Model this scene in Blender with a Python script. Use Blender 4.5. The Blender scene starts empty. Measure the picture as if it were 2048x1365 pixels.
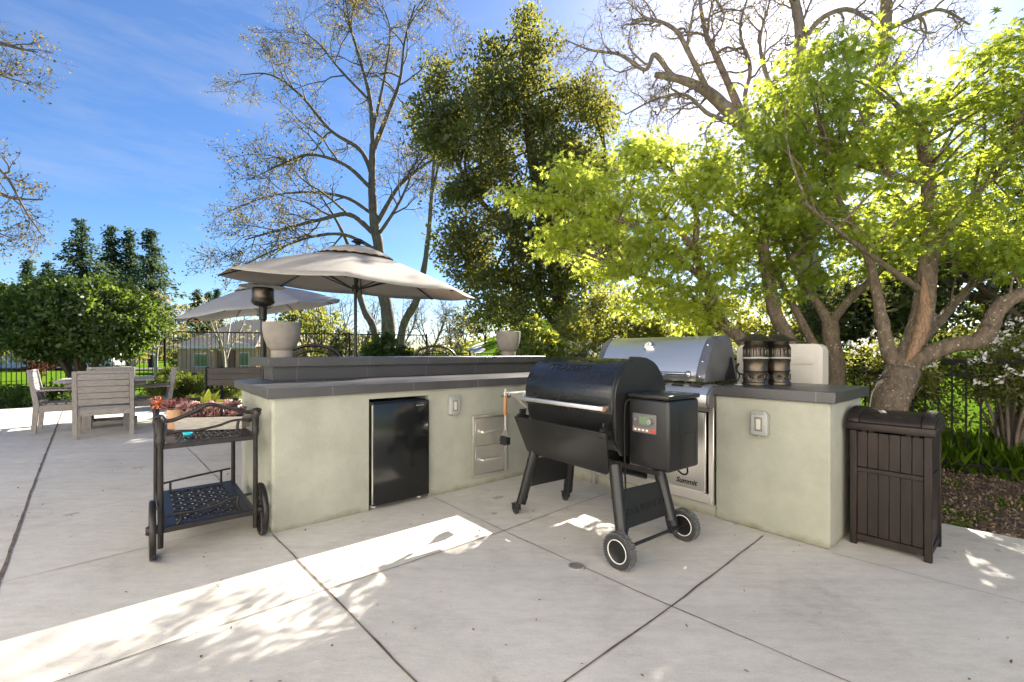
import bpy, bmesh, math, random
import numpy as np
from mathutils import Vector, Matrix
R = math.radians
SC = bpy.context.scene
COL = SC.collection

# ------------------------------------------------------------------ camera, sky, sun, exposure
CAM_H, FPX, HOR = 1.15, 890.0, 707.0
cam_d = bpy.data.cameras.new("camera"); cam = bpy.data.objects.new("camera", cam_d); COL.objects.link(cam)
cam_d.sensor_width = 36; cam_d.lens = FPX / 2048 * 36; cam_d.shift_y = (HOR - 682.5) / 2048
cam_d.clip_start = 0.05; cam_d.clip_end = 3000
cam.location = (0, 0, CAM_H); cam.rotation_euler = (R(90), 0, 0)
SC.camera = cam

SUN_AZ, SUN_EL = R(31.0), R(33.5)          # azimuth measured from +Y towards +X
SUN_V = Vector((math.sin(SUN_AZ) * math.cos(SUN_EL), math.cos(SUN_AZ) * math.cos(SUN_EL), math.sin(SUN_EL)))
sun_d = bpy.data.lights.new("sun", 'SUN'); sun = bpy.data.objects.new("sun", sun_d); COL.objects.link(sun)
sun_d.energy = 5.0; sun_d.angle = R(0.5); sun_d.color = (1.0, 0.93, 0.82)
sun.rotation_euler = SUN_V.to_track_quat('Z', 'Y').to_euler(); sun.location = (20, 33, 30)

wd = bpy.data.worlds.new("World"); SC.world = wd; wd.use_nodes = True
nt = wd.node_tree; nt.nodes.clear()
sky = nt.nodes.new("ShaderNodeTexSky"); sky.sky_type = 'NISHITA'; sky.sun_disc = False
sky.sun_elevation = SUN_EL; sky.sun_rotation = SUN_AZ
sky.air_density = 0.8; sky.dust_density = 0.5; sky.ozone_density = 2.4
bg = nt.nodes.new("ShaderNodeBackground"); bg.inputs["Strength"].default_value = 0.05
out = nt.nodes.new("ShaderNodeOutputWorld")
# thin high cloud streaks, in the sky's own directions
tc = nt.nodes.new("ShaderNodeTexCoord"); mp = nt.nodes.new("ShaderNodeMapping")
mp.inputs["Scale"].default_value = (1.2, 1.2, 6.5); mp.inputs["Rotation"].default_value = (0, R(-9), 0)
nz = nt.nodes.new("ShaderNodeTexNoise"); nz.inputs["Scale"].default_value = 1.6; nz.inputs["Detail"].default_value = 7; nz.inputs["Roughness"].default_value = 0.62
rp = nt.nodes.new("ShaderNodeMapRange"); rp.inputs["From Min"].default_value = 0.5; rp.inputs["From Max"].default_value = 0.84
rp.inputs["To Min"].default_value = 0.12; rp.inputs["To Max"].default_value = 0.5
mx = nt.nodes.new("ShaderNodeMix"); mx.data_type = 'RGBA'; mx.inputs["B"].default_value = (3.1, 3.25, 3.5, 1)
hs = nt.nodes.new("ShaderNodeHueSaturation"); hs.inputs["Saturation"].default_value = 1.34; hs.inputs["Value"].default_value = 0.95; hs.inputs["Hue"].default_value = 0.505
L = nt.links.new
L(tc.outputs["Generated"], mp.inputs["Vector"]); L(mp.outputs["Vector"], nz.inputs["Vector"]); L(nz.outputs["Fac"], rp.inputs["Value"])
L(sky.outputs["Color"], hs.inputs["Color"]); L(hs.outputs["Color"], mx.inputs["A"]); L(rp.outputs["Result"], mx.inputs["Factor"])
L(mx.outputs["Result"], bg.inputs["Color"]); L(bg.outputs["Background"], out.inputs["Surface"])

vs = SC.view_settings
vs.view_transform = 'Standard'; vs.look = 'None'; vs.gamma = 1; vs.use_curve_mapping = False
vs.exposure = 2.32
SC.cycles.max_bounces = 8; SC.cycles.transparent_max_bounces = 8; SC.cycles.diffuse_bounces = 4
SC.cycles.transmission_bounces = 4; SC.cycles.glossy_bounces = 3
SC.cycles.sample_clamp_indirect = 4.0; SC.cycles.caustics_reflective = False; SC.cycles.caustics_refractive = False
SC.cycles.use_denoising = True

# ------------------------------------------------------------------ helpers: places
def P(px, py, Y):
    """the place seen at that point of the photograph, Y metres ahead of the camera"""
    return Vector(((px - 1024) / FPX * Y, Y, CAM_H + (HOR - py) / FPX * Y))
def G(px, py, z=0.0):
    return P(px, py, (CAM_H - z) * FPX / (py - HOR))
O = Vector((0.336, 4.40, 0)); KA = R(40.0)
KU = Vector((math.cos(KA), math.sin(KA), 0)); KN = Vector((-math.sin(KA), math.cos(KA), 0))
def K(a, y, z=0.0):
    return O + KU * a + KN * y + Vector((0, 0, z))
def hill(x, y):
    h = -0.07
    d = math.hypot(x, y)
    h -= 0.9 * max(0, min(1, (d - 20) / 30))
    h += 11.5 * math.exp(-(((x - 14) / 26) ** 2 + ((y - 135) / 42) ** 2))
    h += 6.0 * math.exp(-(((x - 90) / 60) ** 2 + ((y - 120) / 60) ** 2))
    return h

# ------------------------------------------------------------------ helpers: materials
def nodes_of(name):
    m = bpy.data.materials.new(name); m.use_nodes = True
    return m, m.node_tree, m.node_tree.nodes["Principled BSDF"]
MATS = {}
def mat(name, c, rough=0.6, metal=0.0, c2=None, scale=8, detail=6, stretch=None, bump=0, bscale=60, bdist=0.004, spec=0.5, coat=0, rvar=0, lo=0.35, hi=0.65):
    """plain procedural surface: two colours mixed by noise, fine bump, uneven gloss"""
    m, t, b = nodes_of(name); N, LK = t.nodes.new, t.links.new
    b.inputs["Roughness"].default_value = rough; b.inputs["Metallic"].default_value = metal
    b.inputs["Specular IOR Level"].default_value = spec
    if coat: b.inputs["Coat Weight"].default_value = coat; b.inputs["Coat Roughness"].default_value = 0.15
    co = N("ShaderNodeTexCoord"); src = co.outputs["Object"]
    if stretch:
        mpn = N("ShaderNodeMapping"); mpn.inputs["Scale"].default_value = stretch; LK(src, mpn.inputs["Vector"]); src = mpn.outputs["Vector"]
    n = N("ShaderNodeTexNoise"); n.inputs["Scale"].default_value = scale; n.inputs["Detail"].default_value = detail; n.inputs["Roughness"].default_value = 0.6
    LK(src, n.inputs["Vector"])
    if c2 is None: c2 = tuple(v * 0.8 for v in c)
    r = N("ShaderNodeValToRGB"); r.color_ramp.elements[0].position = lo; r.color_ramp.elements[1].position = hi
    r.color_ramp.elements[0].color = (*c2, 1); r.color_ramp.elements[1].color = (*c, 1)
    LK(n.outputs["Fac"], r.inputs["Fac"]); LK(r.outputs["Color"], b.inputs["Base Color"])
    if rvar:
        mr = N("ShaderNodeMapRange"); mr.inputs["To Min"].default_value = rough - rvar; mr.inputs["To Max"].default_value = rough + rvar
        LK(n.outputs["Fac"], mr.inputs["Value"]); LK(mr.outputs["Result"], b.inputs["Roughness"])
    if bump:
        n2 = N("ShaderNodeTexNoise"); n2.inputs["Scale"].default_value = bscale; n2.inputs["Detail"].default_value = 4
        LK(src, n2.inputs["Vector"])
        bp = N("ShaderNodeBump"); bp.inputs["Strength"].default_value = bump; bp.inputs["Distance"].default_value = bdist
        LK(n2.outputs["Fac"], bp.inputs["Height"]); LK(bp.outputs["Normal"], b.inputs["Normal"])
    MATS[name] = m
    return m
def leaf_mat(name, dark, light, trans, tw=0.45, gloss=0.12, rough=0.4):
    """thin leaf: reflects, and lets light through; the tone attribute differs from leaf to leaf"""
    m = bpy.data.materials.new(name); m.use_nodes = True; t = m.node_tree; t.nodes.clear(); N, LK = t.nodes.new, t.links.new
    at = N("ShaderNodeAttribute"); at.attribute_name = "tone"
    r = N("ShaderNodeValToRGB"); r.color_ramp.elements[0].color = (*dark, 1); r.color_ramp.elements[1].color = (*light, 1)
    LK(at.outputs["Fac"], r.inputs["Fac"])
    d = N("ShaderNodeBsdfDiffuse"); LK(r.outputs["Color"], d.inputs["Color"])
    mu = N("ShaderNodeMix"); mu.data_type = 'RGBA'; mu.blend_type = 'MULTIPLY'; mu.inputs["Factor"].default_value = 0.6
    tr = N("ShaderNodeBsdfTranslucent"); mu.inputs["A"].default_value = (*trans, 1)
    r2 = N("ShaderNodeMapRange"); r2.inputs["To Min"].default_value = 0.45; r2.inputs["To Max"].default_value = 1.0
    LK(at.outputs["Fac"], r2.inputs["Value"]); LK(r2.outputs["Result"], mu.inputs["B"]); LK(mu.outputs["Result"], tr.inputs["Color"])
    m1 = N("ShaderNodeMixShader"); m1.inputs[0].default_value = tw; LK(d.outputs[0], m1.inputs[1]); LK(tr.outputs[0], m1.inputs[2])
    g = N("ShaderNodeBsdfGlossy"); g.inputs["Roughness"].default_value = rough
    m2 = N("ShaderNodeMixShader"); m2.inputs[0].default_value = gloss; LK(m1.outputs[0], m2.inputs[1]); LK(g.outputs[0], m2.inputs[2])
    o = N("ShaderNodeOutputMaterial"); LK(m2.outputs[0], o.inputs["Surface"])
    MATS[name] = m
    return m

# ------------------------------------------------------------------ helpers: objects
def tag(o, label=None, cat=None, group=None, kind=None):
    if label: o["label"] = label
    if cat: o["category"] = cat
    if group: o["group"] = group
    if kind: o["kind"] = kind
    return o
def thing(name, label, cat, loc=(0, 0, 0), rz=0.0, group=None):
    o = bpy.data.objects.new(name, None); COL.objects.link(o)
    o.empty_display_size = 0.2; o.location = loc; o.rotation_euler = (0, 0, rz)
    return tag(o, label, cat, group)
def link(name, me, m, parent=None):
    o = bpy.data.objects.new(name, me); COL.objects.link(o)
    if m is not None and len(me.materials) == 0: me.materials.append(m)
    if parent is not None: o.parent = parent
    return o
def copy_tree(o, parent=None):
    c = o.copy(); COL.objects.link(c)
    if parent is not None: c.parent = parent
    for ch in list(o.children): copy_tree(ch, c)
    return c
def frame_along(pts):
    """parallel-transported frames along a polyline"""
    n = len(pts); T = []
    for i in range(n):
        a = pts[max(0, i - 1)]; b = pts[min(n - 1, i + 1)]
        d = (b - a); T.append(d.normalized() if d.length > 1e-9 else Vector((0, 0, 1)))
    up = Vector((0, 0, 1)) if abs(T[0].z) < 0.9 else Vector((1, 0, 0))
    u = T[0].cross(up).normalized(); F = []
    for t in T:
        u = (u - t * u.dot(t))
        u = u.normalized() if u.length > 1e-6 else t.orthogonal().normalized()
        F.append((u, t.cross(u)))
    return F
class MB:
    def __init__(s): s.bm = bmesh.new()
    def _faces(s, vs_, fs):
        v = [s.bm.verts.new(p) for p in vs_]
        for f in fs:
            try: s.bm.faces.new([v[i] for i in f])
            except ValueError: pass
        return v
    def box(s, x0, x1, y0, y1, z0, z1, bev=0.0, seg=2, M=None):
        mm = Matrix.Translation(((x0 + x1) / 2, (y0 + y1) / 2, (z0 + z1) / 2)) @ Matrix.Diagonal((abs(x1 - x0), abs(y1 - y0), abs(z1 - z0), 1))
        r = bmesh.ops.create_cube(s.bm, size=1.0, matrix=mm); vv = r["verts"]
        if bev > 0:
            ed = list({e for v in vv for e in v.link_edges})
            q = bmesh.ops.bevel(s.bm, geom=ed, offset=bev, segments=seg, affect='EDGES', profile=0.5, clamp_overlap=True)
            vv = list({v for f in q["faces"] for v in f.verts} | {v for v in vv if v.is_valid})
        if M is not None: bmesh.ops.transform(s.bm, matrix=M, verts=vv)
        return s
    def beam(s, p0, p1, w, h, bev=0.0, up=Vector((0, 0, 1))):
        p0, p1 = Vector(p0), Vector(p1); d = p1 - p0; ln = d.length; x = d.normalized()
        y = up.cross(x); y = y.normalized() if y.length > 1e-6 else Vector((0, 1, 0)); z = x.cross(y)
        M = Matrix((x, y, z)).transposed().to_4x4(); M.translation = p0
        return s.box(0, ln, -w / 2, w / 2, -h / 2, h / 2, bev, 2, M)
    def prism(s, pts, axis, lo, hi, bev=0.0, seg=2, M=None):
        def at(p, t):
            return (p[0], p[1], t) if axis == 'z' else ((t, p[0], p[1]) if axis == 'x' else (p[0], t, p[1]))
        n = len(pts)
        vs_ = [at(p, lo) for p in pts] + [at(p, hi) for p in pts]
        fs = [tuple(range(n))[::-1], tuple(range(n, 2 * n))] + [(i, (i + 1) % n, n + (i + 1) % n, n + i) for i in range(n)]
        v = s._faces(vs_, fs)
        if bev > 0:
            ed = list({e for q in v for e in q.link_edges})
            q = bmesh.ops.bevel(s.bm, geom=ed, offset=bev, segments=seg, affect='EDGES', profile=0.5, clamp_overlap=True)
            v = list({w for f in q["faces"] for w in f.verts} | {w for w in v if w.is_valid})
        if M is not None: bmesh.ops.transform(s.bm, matrix=M, verts=v)
        return s
    def tube(s, pts, r, n=8, cap=True, closed=False):
        pts = [Vector(p) for p in pts]
        rr = r if isinstance(r, (list, tuple)) else [r] * len(pts)
        if closed: pts = pts + [pts[0]]; rr = list(rr) + [rr[0]]
        F = frame_along(pts); rows = []
        for p, q, (u, w) in zip(pts, rr, F):
            rows.append([s.bm.verts.new(p + (u * math.cos(2 * math.pi * k / n) + w * math.sin(2 * math.pi * k / n)) * q) for k in range(n)])
        for a, b in zip(rows, rows[1:]):
            for k in range(n): s.bm.faces.new((a[k], a[(k + 1) % n], b[(k + 1) % n], b[k]))
        if cap and not closed:
            s.bm.faces.new(rows[0][::-1]); s.bm.faces.new(rows[-1])
        return s
    def cyl(s, p0, p1, r0, r1=None, n=20):
        return s.tube([p0, p1], [r0, r0 if r1 is None else r1], n)
    def lathe(s, prof, n=32, M=None, closed=False):
        rows = []
        for r, z in prof:
            if r < 1e-6: rows.append([s.bm.verts.new((0, 0, z))])
            else: rows.append([s.bm.verts.new((r * math.cos(2 * math.pi * k / n), r * math.sin(2 * math.pi * k / n), z)) for k in range(n)])
        for a, b in zip(rows, rows[1:]):
            for k in range(n):
                j = (k + 1) % n
                if len(a) == 1 and len(b) == 1: continue
                if len(a) == 1: s.bm.faces.new((a[0], b[j], b[k]))
                elif len(b) == 1: s.bm.faces.new((a[k], a[j], b[0]))
                else: s.bm.faces.new((a[k], a[j], b[j], b[k]))
        if M is not None: bmesh.ops.transform(s.bm, matrix=M, verts=[v for q in rows for v in q])
        return s
    def ball(s, c, r, sc=(1, 1, 1), seg=14):
        bmesh.ops.create_uvsphere(s.bm, u_segments=seg, v_segments=max(6, seg // 2), radius=r, matrix=Matrix.Translation(c) @ Matrix.Diagonal((*sc, 1)))
        return s
    def quad(s, *p): s._faces(p, [tuple(range(len(p)))]); return s
    def build(s, name, m, parent=None, ang=38, recalc=True):
        if recalc: bmesh.ops.recalc_face_normals(s.bm, faces=s.bm.faces)
        me = bpy.data.meshes.new(name); s.bm.to_mesh(me); s.bm.free()
        me.shade_smooth()
        me.set_sharp_from_angle(angle=R(ang))
        return link(name, me, m, parent)
def text_mesh(s, size, depth=0.001, bold=0.0, shear=0.0):
    cu = bpy.data.curves.new("lettering", 'FONT'); cu.body = s; cu.size = size; cu.extrude = depth; cu.offset = bold; cu.shear = shear
    cu.align_x = 'CENTER'; cu.align_y = 'CENTER'; cu.resolution_u = 3
    o = bpy.data.objects.new("lettering", cu); COL.objects.link(o)
    dg = bpy.context.evaluated_depsgraph_get(); dg.update()
    me = bpy.data.meshes.new_from_object(o.evaluated_get(dg)); bpy.data.objects.remove(o); bpy.data.curves.remove(cu)
    me.materials.clear()
    return me
def catmull(pts, k=6):
    pts = [Vector(p) for p in pts]
    q = [pts[0] * 2 - pts[1]] + pts + [pts[-1] * 2 - pts[-2]]; o = []
    for i in range(1, len(q) - 2):
        for j in range(k):
            t = j / k; a, b, c, d = q[i - 1], q[i], q[i + 1], q[i + 2]
            o.append(0.5 * ((2 * b) + (c - a) * t + (2 * a - 5 * b + 4 * c - d) * t * t + (3 * b - a - 3 * c + d) * t ** 3))
    o.append(pts[-1]); return o

# ------------------------------------------------------------------ helpers: plants
LEAF = {
    'diamond': [(0, 0, 0), (0.32, 0.45, 0.06), (0, 1, -0.05), (-0.32, 0.45, 0.06)],
    'oval': [(0, 0, 0), (0.2, 0.25, 0.05), (0.22, 0.6, 0.05), (0, 1, -0.06), (-0.22, 0.6, 0.05), (-0.2, 0.25, 0.05)],
    'needle': [(0, 0, 0), (0.09, 0.4, 0.0), (0, 1, -0.05), (-0.09, 0.4, 0.0)],
    'spray': [(0, 0, 0), (0.16, 0.2, 0.02), (0.26, 0.55, -0.04), (0.0, 1, -0.16), (-0.26, 0.55, -0.04), (-0.16, 0.2, 0.02)],
    'maple': [(0, 0, 0), (0.34, -0.08, -0.07), (0.13, 0.16, 0.03), (0.52, 0.34, -0.12), (0.12, 0.34, 0.04), (0.34, 0.74, -0.12), (0.07, 0.5, 0.04), (0, 1.0, -0.16), (-0.07, 0.5, 0.04), (-0.34, 0.74, -0.12), (-0.12, 0.34, 0.04), (-0.52, 0.34, -0.12), (-0.13, 0.16, 0.03), (-0.34, -0.08, -0.07)],
    'blade': [(-0.010, 0, 0), (0.010, 0, 0), (0.008, 0.6, 0.05), (0, 1, 0.22), (-0.008, 0.6, 0.05)],
}
def leaf_mesh(pts, size, shape, rng, tone=None, up=0.6, out=None, droop=0.0, jit=0.35):
    """one mesh of many leaves; pts (N,3), out (N,3) the way each leaf points"""
    pts = np.asarray(pts, dtype=np.float64); n = len(pts); T = np.array(LEAF[shape]); k = len(T)
    d = rng.normal(size=(n, 3))
    if out is not None: d = d * 0.55 + out
    d[:, 2] -= droop
    d /= np.linalg.norm(d, axis=1, keepdims=True) + 1e-9
    nr = rng.normal(size=(n, 3)) * (1 - up); nr[:, 2] += up
    x = np.cross(d, nr); x /= np.linalg.norm(x, axis=1, keepdims=True) + 1e-9
    z = np.cross(x, d)
    s = (np.asarray(size) * (1 + jit * rng.uniform(-1, 1, n)))[:, None, None]
    V = pts[:, None, :] + s * (T[None, :, 0:1] * x[:, None, :] + T[None, :, 1:2] * d[:, None, :] + T[None, :, 2:3] * z[:, None, :])
    me = bpy.data.meshes.new("leaves")
    me.vertices.add(n * k); me.vertices.foreach_set("co", V.reshape(-1).astype(np.float32))
    me.loops.add(n * k); me.loops.foreach_set("vertex_index", np.arange(n * k, dtype=np.int32))
    me.polygons.add(n); me.polygons.foreach_set("loop_start", np.arange(0, n * k, k, dtype=np.int32))
    me.polygons.foreach_set("loop_total", np.full(n, k, dtype=np.int32))
    t = rng.uniform(0, 1, n) if tone is None else np.clip(np.asarray(tone) * 0.6 + 0.4 * rng.uniform(0, 1, n), 0, 1)
    at = me.attributes.new("tone", 'FLOAT', 'POINT'); at.data.foreach_set("value", np.repeat(t, k).astype(np.float32))
    me.update(calc_edges=True)
    return me
class Wood:
    """tapered limbs collected into one mesh"""
    def __init__(s): s.V = []; s.F = []; s.n = 0; s.tips = []
    def tube(s, pts, radii, sides):
        pts = [Vector(p) for p in pts]; F = frame_along(pts); m = len(pts)
        an = [2 * math.pi * k / sides for k in range(sides)]
        cs = [(math.cos(a), math.sin(a)) for a in an]
        for p, r, (u, w) in zip(pts, radii, F):
            for c, q in cs: s.V.append((p.x + (u.x * c + w.x * q) * r, p.y + (u.y * c + w.y * q) * r, p.z + (u.z * c + w.z * q) * r))
        b = s.n
        for i in range(m - 1):
            for k in range(sides):
                j = (k + 1) % sides
                s.F.append((b + i * sides + k, b + i * sides + j, b + (i + 1) * sides + j, b + (i + 1) * sides + k))
        s.n += m * sides
    def limb(s, pts, r0, r1, k=6, sides=10, wob=0.0, rnd=random, flare=0.0):
        c = catmull(pts, k); n = len(c); rr = []
        for i in range(n):
            t = i / (n - 1); q = r0 + (r1 - r0) * t
            if flare: q *= 1 + flare * max(0, 1 - t * 7) ** 2
            rr.append(q * (1 + wob * rnd.uniform(-1, 1)))
        if wob: c = [p + Vector((rnd.uniform(-1, 1), rnd.uniform(-1, 1), rnd.uniform(-1, 1))) * (wob * r * 0.6) for p, r in zip(c, rr)]
        s.tube(c, rr, sides)
        return c, rr
    def sprout(s, pts, rr, rnd, levels, t0=0.25, wig=0.35, grav=0.0):
        """levels: list of (count, length, spread degrees); each limb carries the next level"""
        if not levels: return
        cnt, ln, sp = levels[0]; n = len(pts)
        if rnd.random() < cnt - int(cnt): cnt = int(cnt) + 1
        for i in range(int(cnt)):
            f = t0 + (1 - t0) * (i + rnd.random()) / max(1, int(cnt)); x = f * (n - 1); j = min(n - 2, int(x))
            p = pts[j].lerp(pts[j + 1], x - j); d = (pts[j + 1] - pts[j])
            if d.length < 1e-6: continue
            d.normalize(); ax = d.orthogonal().normalized(); ax.rotate(Matrix.Rotation(rnd.uniform(0, 2 * math.pi), 3, d))
            e = d.copy(); e.rotate(Matrix.Rotation(R(sp) * rnd.uniform(0.6, 1.2), 3, ax))
            l = ln * rnd.uniform(0.55, 1.25) * (1.15 - 0.45 * f); r = min(rr[j] * 0.62, 0.02 * l + 0.001 + 0.1 * rr[j])
            m = max(4, min(9, 3 + int(len(levels) * 2))); q = [p]
            for k in range(m):
                e = (e + Vector((rnd.uniform(-1, 1), rnd.uniform(-1, 1), rnd.uniform(-1, 1) + grav)) * wig).normalized()
                q.append(q[-1] + e * (l / m))
            r2 = [max(r * (1 - 0.8 * k / m), s.rmin) for k in range(m + 1)]
            s.tube(q, r2, {4: 6, 3: 5, 2: 4, 1: 3}.get(len(levels), 6))
            if len(levels) == 1: s.tips.append((q[-1], e)); s.tips.append((q[m // 2], e))
            else: s.sprout(q, r2, rnd, levels[1:], 0.2, wig, grav)
    rmin = 0.004
    def build(s, name, m, parent):
        me = bpy.data.meshes.new(name); me.from_pydata(s.V, [], s.F); me.shade_smooth(); me.update()
        return link(name, me, m, parent)
def in_poly(x, y, poly):
    c = False; j = len(poly) - 1
    for i in range(len(poly)):
        xi, yi = poly[i]; xj, yj = poly[j]
        if (yi > y) != (yj > y) and x < (xj - xi) * (y - yi) / (yj - yi) + xi: c = not c
        j = i
    return c
def poly_centres(poly, n, Y0, Yd, rnd):
    xs = [p[0] for p in poly]; ys = [p[1] for p in poly]; o = []
    while len(o) < n:
        x = rnd.uniform(min(xs), max(xs)); y = rnd.uniform(min(ys), max(ys))
        if in_poly(x, y, poly): o.append(P(x, y, Y0 + rnd.uniform(-Yd, Yd)))
    return o
def puffs(centres, radius, n, rng, flat=1.0, shell=0.5):
    """leaf places, outward directions and clump tones round the clump centres"""
    C = np.array([tuple(c) for c in centres]); m = len(C)
    rad = np.asarray(radius) * rng.uniform(0.6, 1.35, m)
    idx = np.repeat(np.arange(m), n); N = len(idx)
    d = rng.normal(size=(N, 3)); d /= np.linalg.norm(d, axis=1, keepdims=True)
    r = rng.uniform(0, 1, N) ** shell
    off = d * (r * rad[idx])[:, None]; off[:, 2] *= flat
    return C[idx] + off, d, rng.uniform(0, 1, m)[idx]
# ------------------------------------------------------------------ materials
def concrete_mat():
    m, t, b = nodes_of("concrete"); N, LK = t.nodes.new, t.links.new
    co = N("ShaderNodeTexCoord")
    def noise(sc, de, ro=0.6, st=None):
        n = N("ShaderNodeTexNoise"); n.inputs["Scale"].default_value = sc; n.inputs["Detail"].default_value = de; n.inputs["Roughness"].default_value = ro
        src = co.outputs["Object"]
        if st:
            q = N("ShaderNodeMapping"); q.inputs["Scale"].default_value = st; q.inputs["Rotation"].default_value = (0, 0, R(15)); LK(src, q.inputs["Vector"]); src = q.outputs["Vector"]
        LK(src, n.inputs["Vector"]); return n.outputs["Fac"]
    def ramp(f, stops):
        r = N("ShaderNodeValToRGB"); e = r.color_ramp.elements
        while len(e) < len(stops): e.new(0.5)
        for q, (p, c) in zip(e, stops): q.position = p; q.color = (*c, 1)
        LK(f, r.inputs["Fac"]); return r.outputs["Color"]
    def mul(a, b_, f=1.0):
        q = N("ShaderNodeMix"); q.data_type = 'RGBA'; q.blend_type = 'MULTIPLY'; q.inputs["Factor"].default_value = f
        LK(a, q.inputs["A"]); LK(b_, q.inputs["B"]); return q.outputs["Result"]
    base = ramp(noise(0.9, 8, 0.62), [(0.3, (0.475, 0.443, 0.393)), (0.7, (0.59, 0.553, 0.495))])
    fine = ramp(noise(9, 9, 0.7, (1, 2.6, 1)), [(0.3, (0.84, 0.835, 0.825)), (0.6, (1, 1, 1))])
    grit = ramp(noise(160, 3), [(0.25, (0.68, 0.67, 0.66)), (0.5, (1, 1, 1))])
    stain = ramp(noise(1.7, 10, 0.75), [(0.30, (0.80, 0.785, 0.76)), (0.46, (1, 1, 1))])
    streak = ramp(noise(2.2, 9, 0.7, (0.35, 3.0, 1)), [(0.32, (0.88, 0.87, 0.855)), (0.5, (1, 1, 1))])
    spots = ramp(noise(5.5, 2, 0.4), [(0.0, (0.5, 0.49, 0.48)), (0.245, (0.6, 0.59, 0.58)), (0.275, (1, 1, 1))])
    c = mul(mul(mul(mul(mul(base, fine), grit, 0.7), spots, 0.8), stain), streak)
    LK(c, b.inputs["Base Color"]); b.inputs["Roughness"].default_value = 0.72; b.inputs["Specular IOR Level"].default_value = 0.35
    bp = N("ShaderNodeBump"); bp.inputs["Strength"].default_value = 0.35; bp.inputs["Distance"].default_value = 0.004
    LK(noise(35, 8, 0.7, (1, 2, 1)), bp.inputs["Height"]); LK(bp.outputs["Normal"], b.inputs["Normal"])
    return m
def tile_mat(name, c, rough):
    """large dark stone tiles with thin pale grout every 0.6 m"""
    m, t, b = nodes_of(name); N, LK = t.nodes.new, t.links.new
    co = N("ShaderNodeTexCoord"); sx = N("ShaderNodeSeparateXYZ"); LK(co.outputs["Object"], sx.inputs[0])
    masks = []
    for ax, off in (("X", 0.13), ("Y", 0.36)):
        a = N("ShaderNodeMath"); a.operation = 'ADD'; a.inputs[1].default_value = 30 + off; LK(sx.outputs[ax], a.inputs[0])
        f = N("ShaderNodeMath"); f.operation = 'MODULO'; f.inputs[1].default_value = 0.61; LK(a.outputs[0], f.inputs[0])
        q = N("ShaderNodeMath"); q.operation = 'LESS_THAN'; q.inputs[1].default_value = 0.005; LK(f.outputs[0], q.inputs[0]); masks.append(q)
    mxm = N("ShaderNodeMath"); mxm.operation = 'MAXIMUM'; LK(masks[0].outputs[0], mxm.inputs[0]); LK(masks[1].outputs[0], mxm.inputs[1])
    n = N("ShaderNodeTexNoise"); n.inputs["Scale"].default_value = 3.5; n.inputs["Detail"].default_value = 8; LK(co.outputs["Object"], n.inputs["Vector"])
    n2 = N("ShaderNodeTexNoise"); n2.inputs["Scale"].default_value = 130; n2.inputs["Detail"].default_value = 3; LK(co.outputs["Object"], n2.inputs["Vector"])
    ad = N("ShaderNodeMath"); ad.operation = 'MULTIPLY_ADD'; ad.inputs[1].default_value = 0.5; LK(n2.outputs["Fac"], ad.inputs[0]); 
    hf = N("ShaderNodeMath"); hf.operation = 'MULTIPLY'; hf.inputs[1].default_value = 0.5; LK(n.outputs["Fac"], hf.inputs[0]); LK(hf.outputs[0], ad.inputs[2])
    r = N("ShaderNodeValToRGB"); r.color_ramp.elements[0].position = 0.35; r.color_ramp.elements[1].position = 0.65
    r.color_ramp.elements[0].color = tuple(v * 0.75 for v in c) + (1,); r.color_ramp.elements[1].color = tuple(v * 1.2 for v in c) + (1,)
    LK(ad.outputs[0], r.inputs["Fac"])
    g = N("ShaderNodeMix"); g.data_type = 'RGBA'; g.inputs["B"].default_value = (0.13, 0.125, 0.12, 1); LK(mxm.outputs[0], g.inputs["Factor"]); LK(r.outputs["Color"], g.inputs["A"])
    LK(g.outputs["Result"], b.inputs["Base Color"])
    mr = N("ShaderNodeMapRange"); mr.inputs["To Min"].default_value = rough - 0.12; mr.inputs["To Max"].default_value = rough + 0.15; LK(n.outputs["Fac"], mr.inputs["Value"]); LK(mr.outputs["Result"], b.inputs["Roughness"])
    bp = N("ShaderNodeBump"); bp.inputs["Strength"].default_value = 0.2; bp.inputs["Distance"].default_value = 0.002; LK(n2.outputs["Fac"], bp.inputs["Height"]); LK(bp.outputs["Normal"], b.inputs["Normal"])
    return m
M_CONC = concrete_mat()
M_TILE = tile_mat("stone_tile", (0.054, 0.052, 0.054), 0.34)
M_JOINT = mat("joint_filler", (0.17, 0.125, 0.085), 0.9, c2=(0.06, 0.046, 0.035), scale=14)
M_STUCCO = mat("stucco", (0.335, 0.336, 0.28), 0.9, c2=(0.275, 0.278, 0.228), scale=3.5, bump=0.5, bscale=120, bdist=0.006, spec=0.2)
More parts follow.
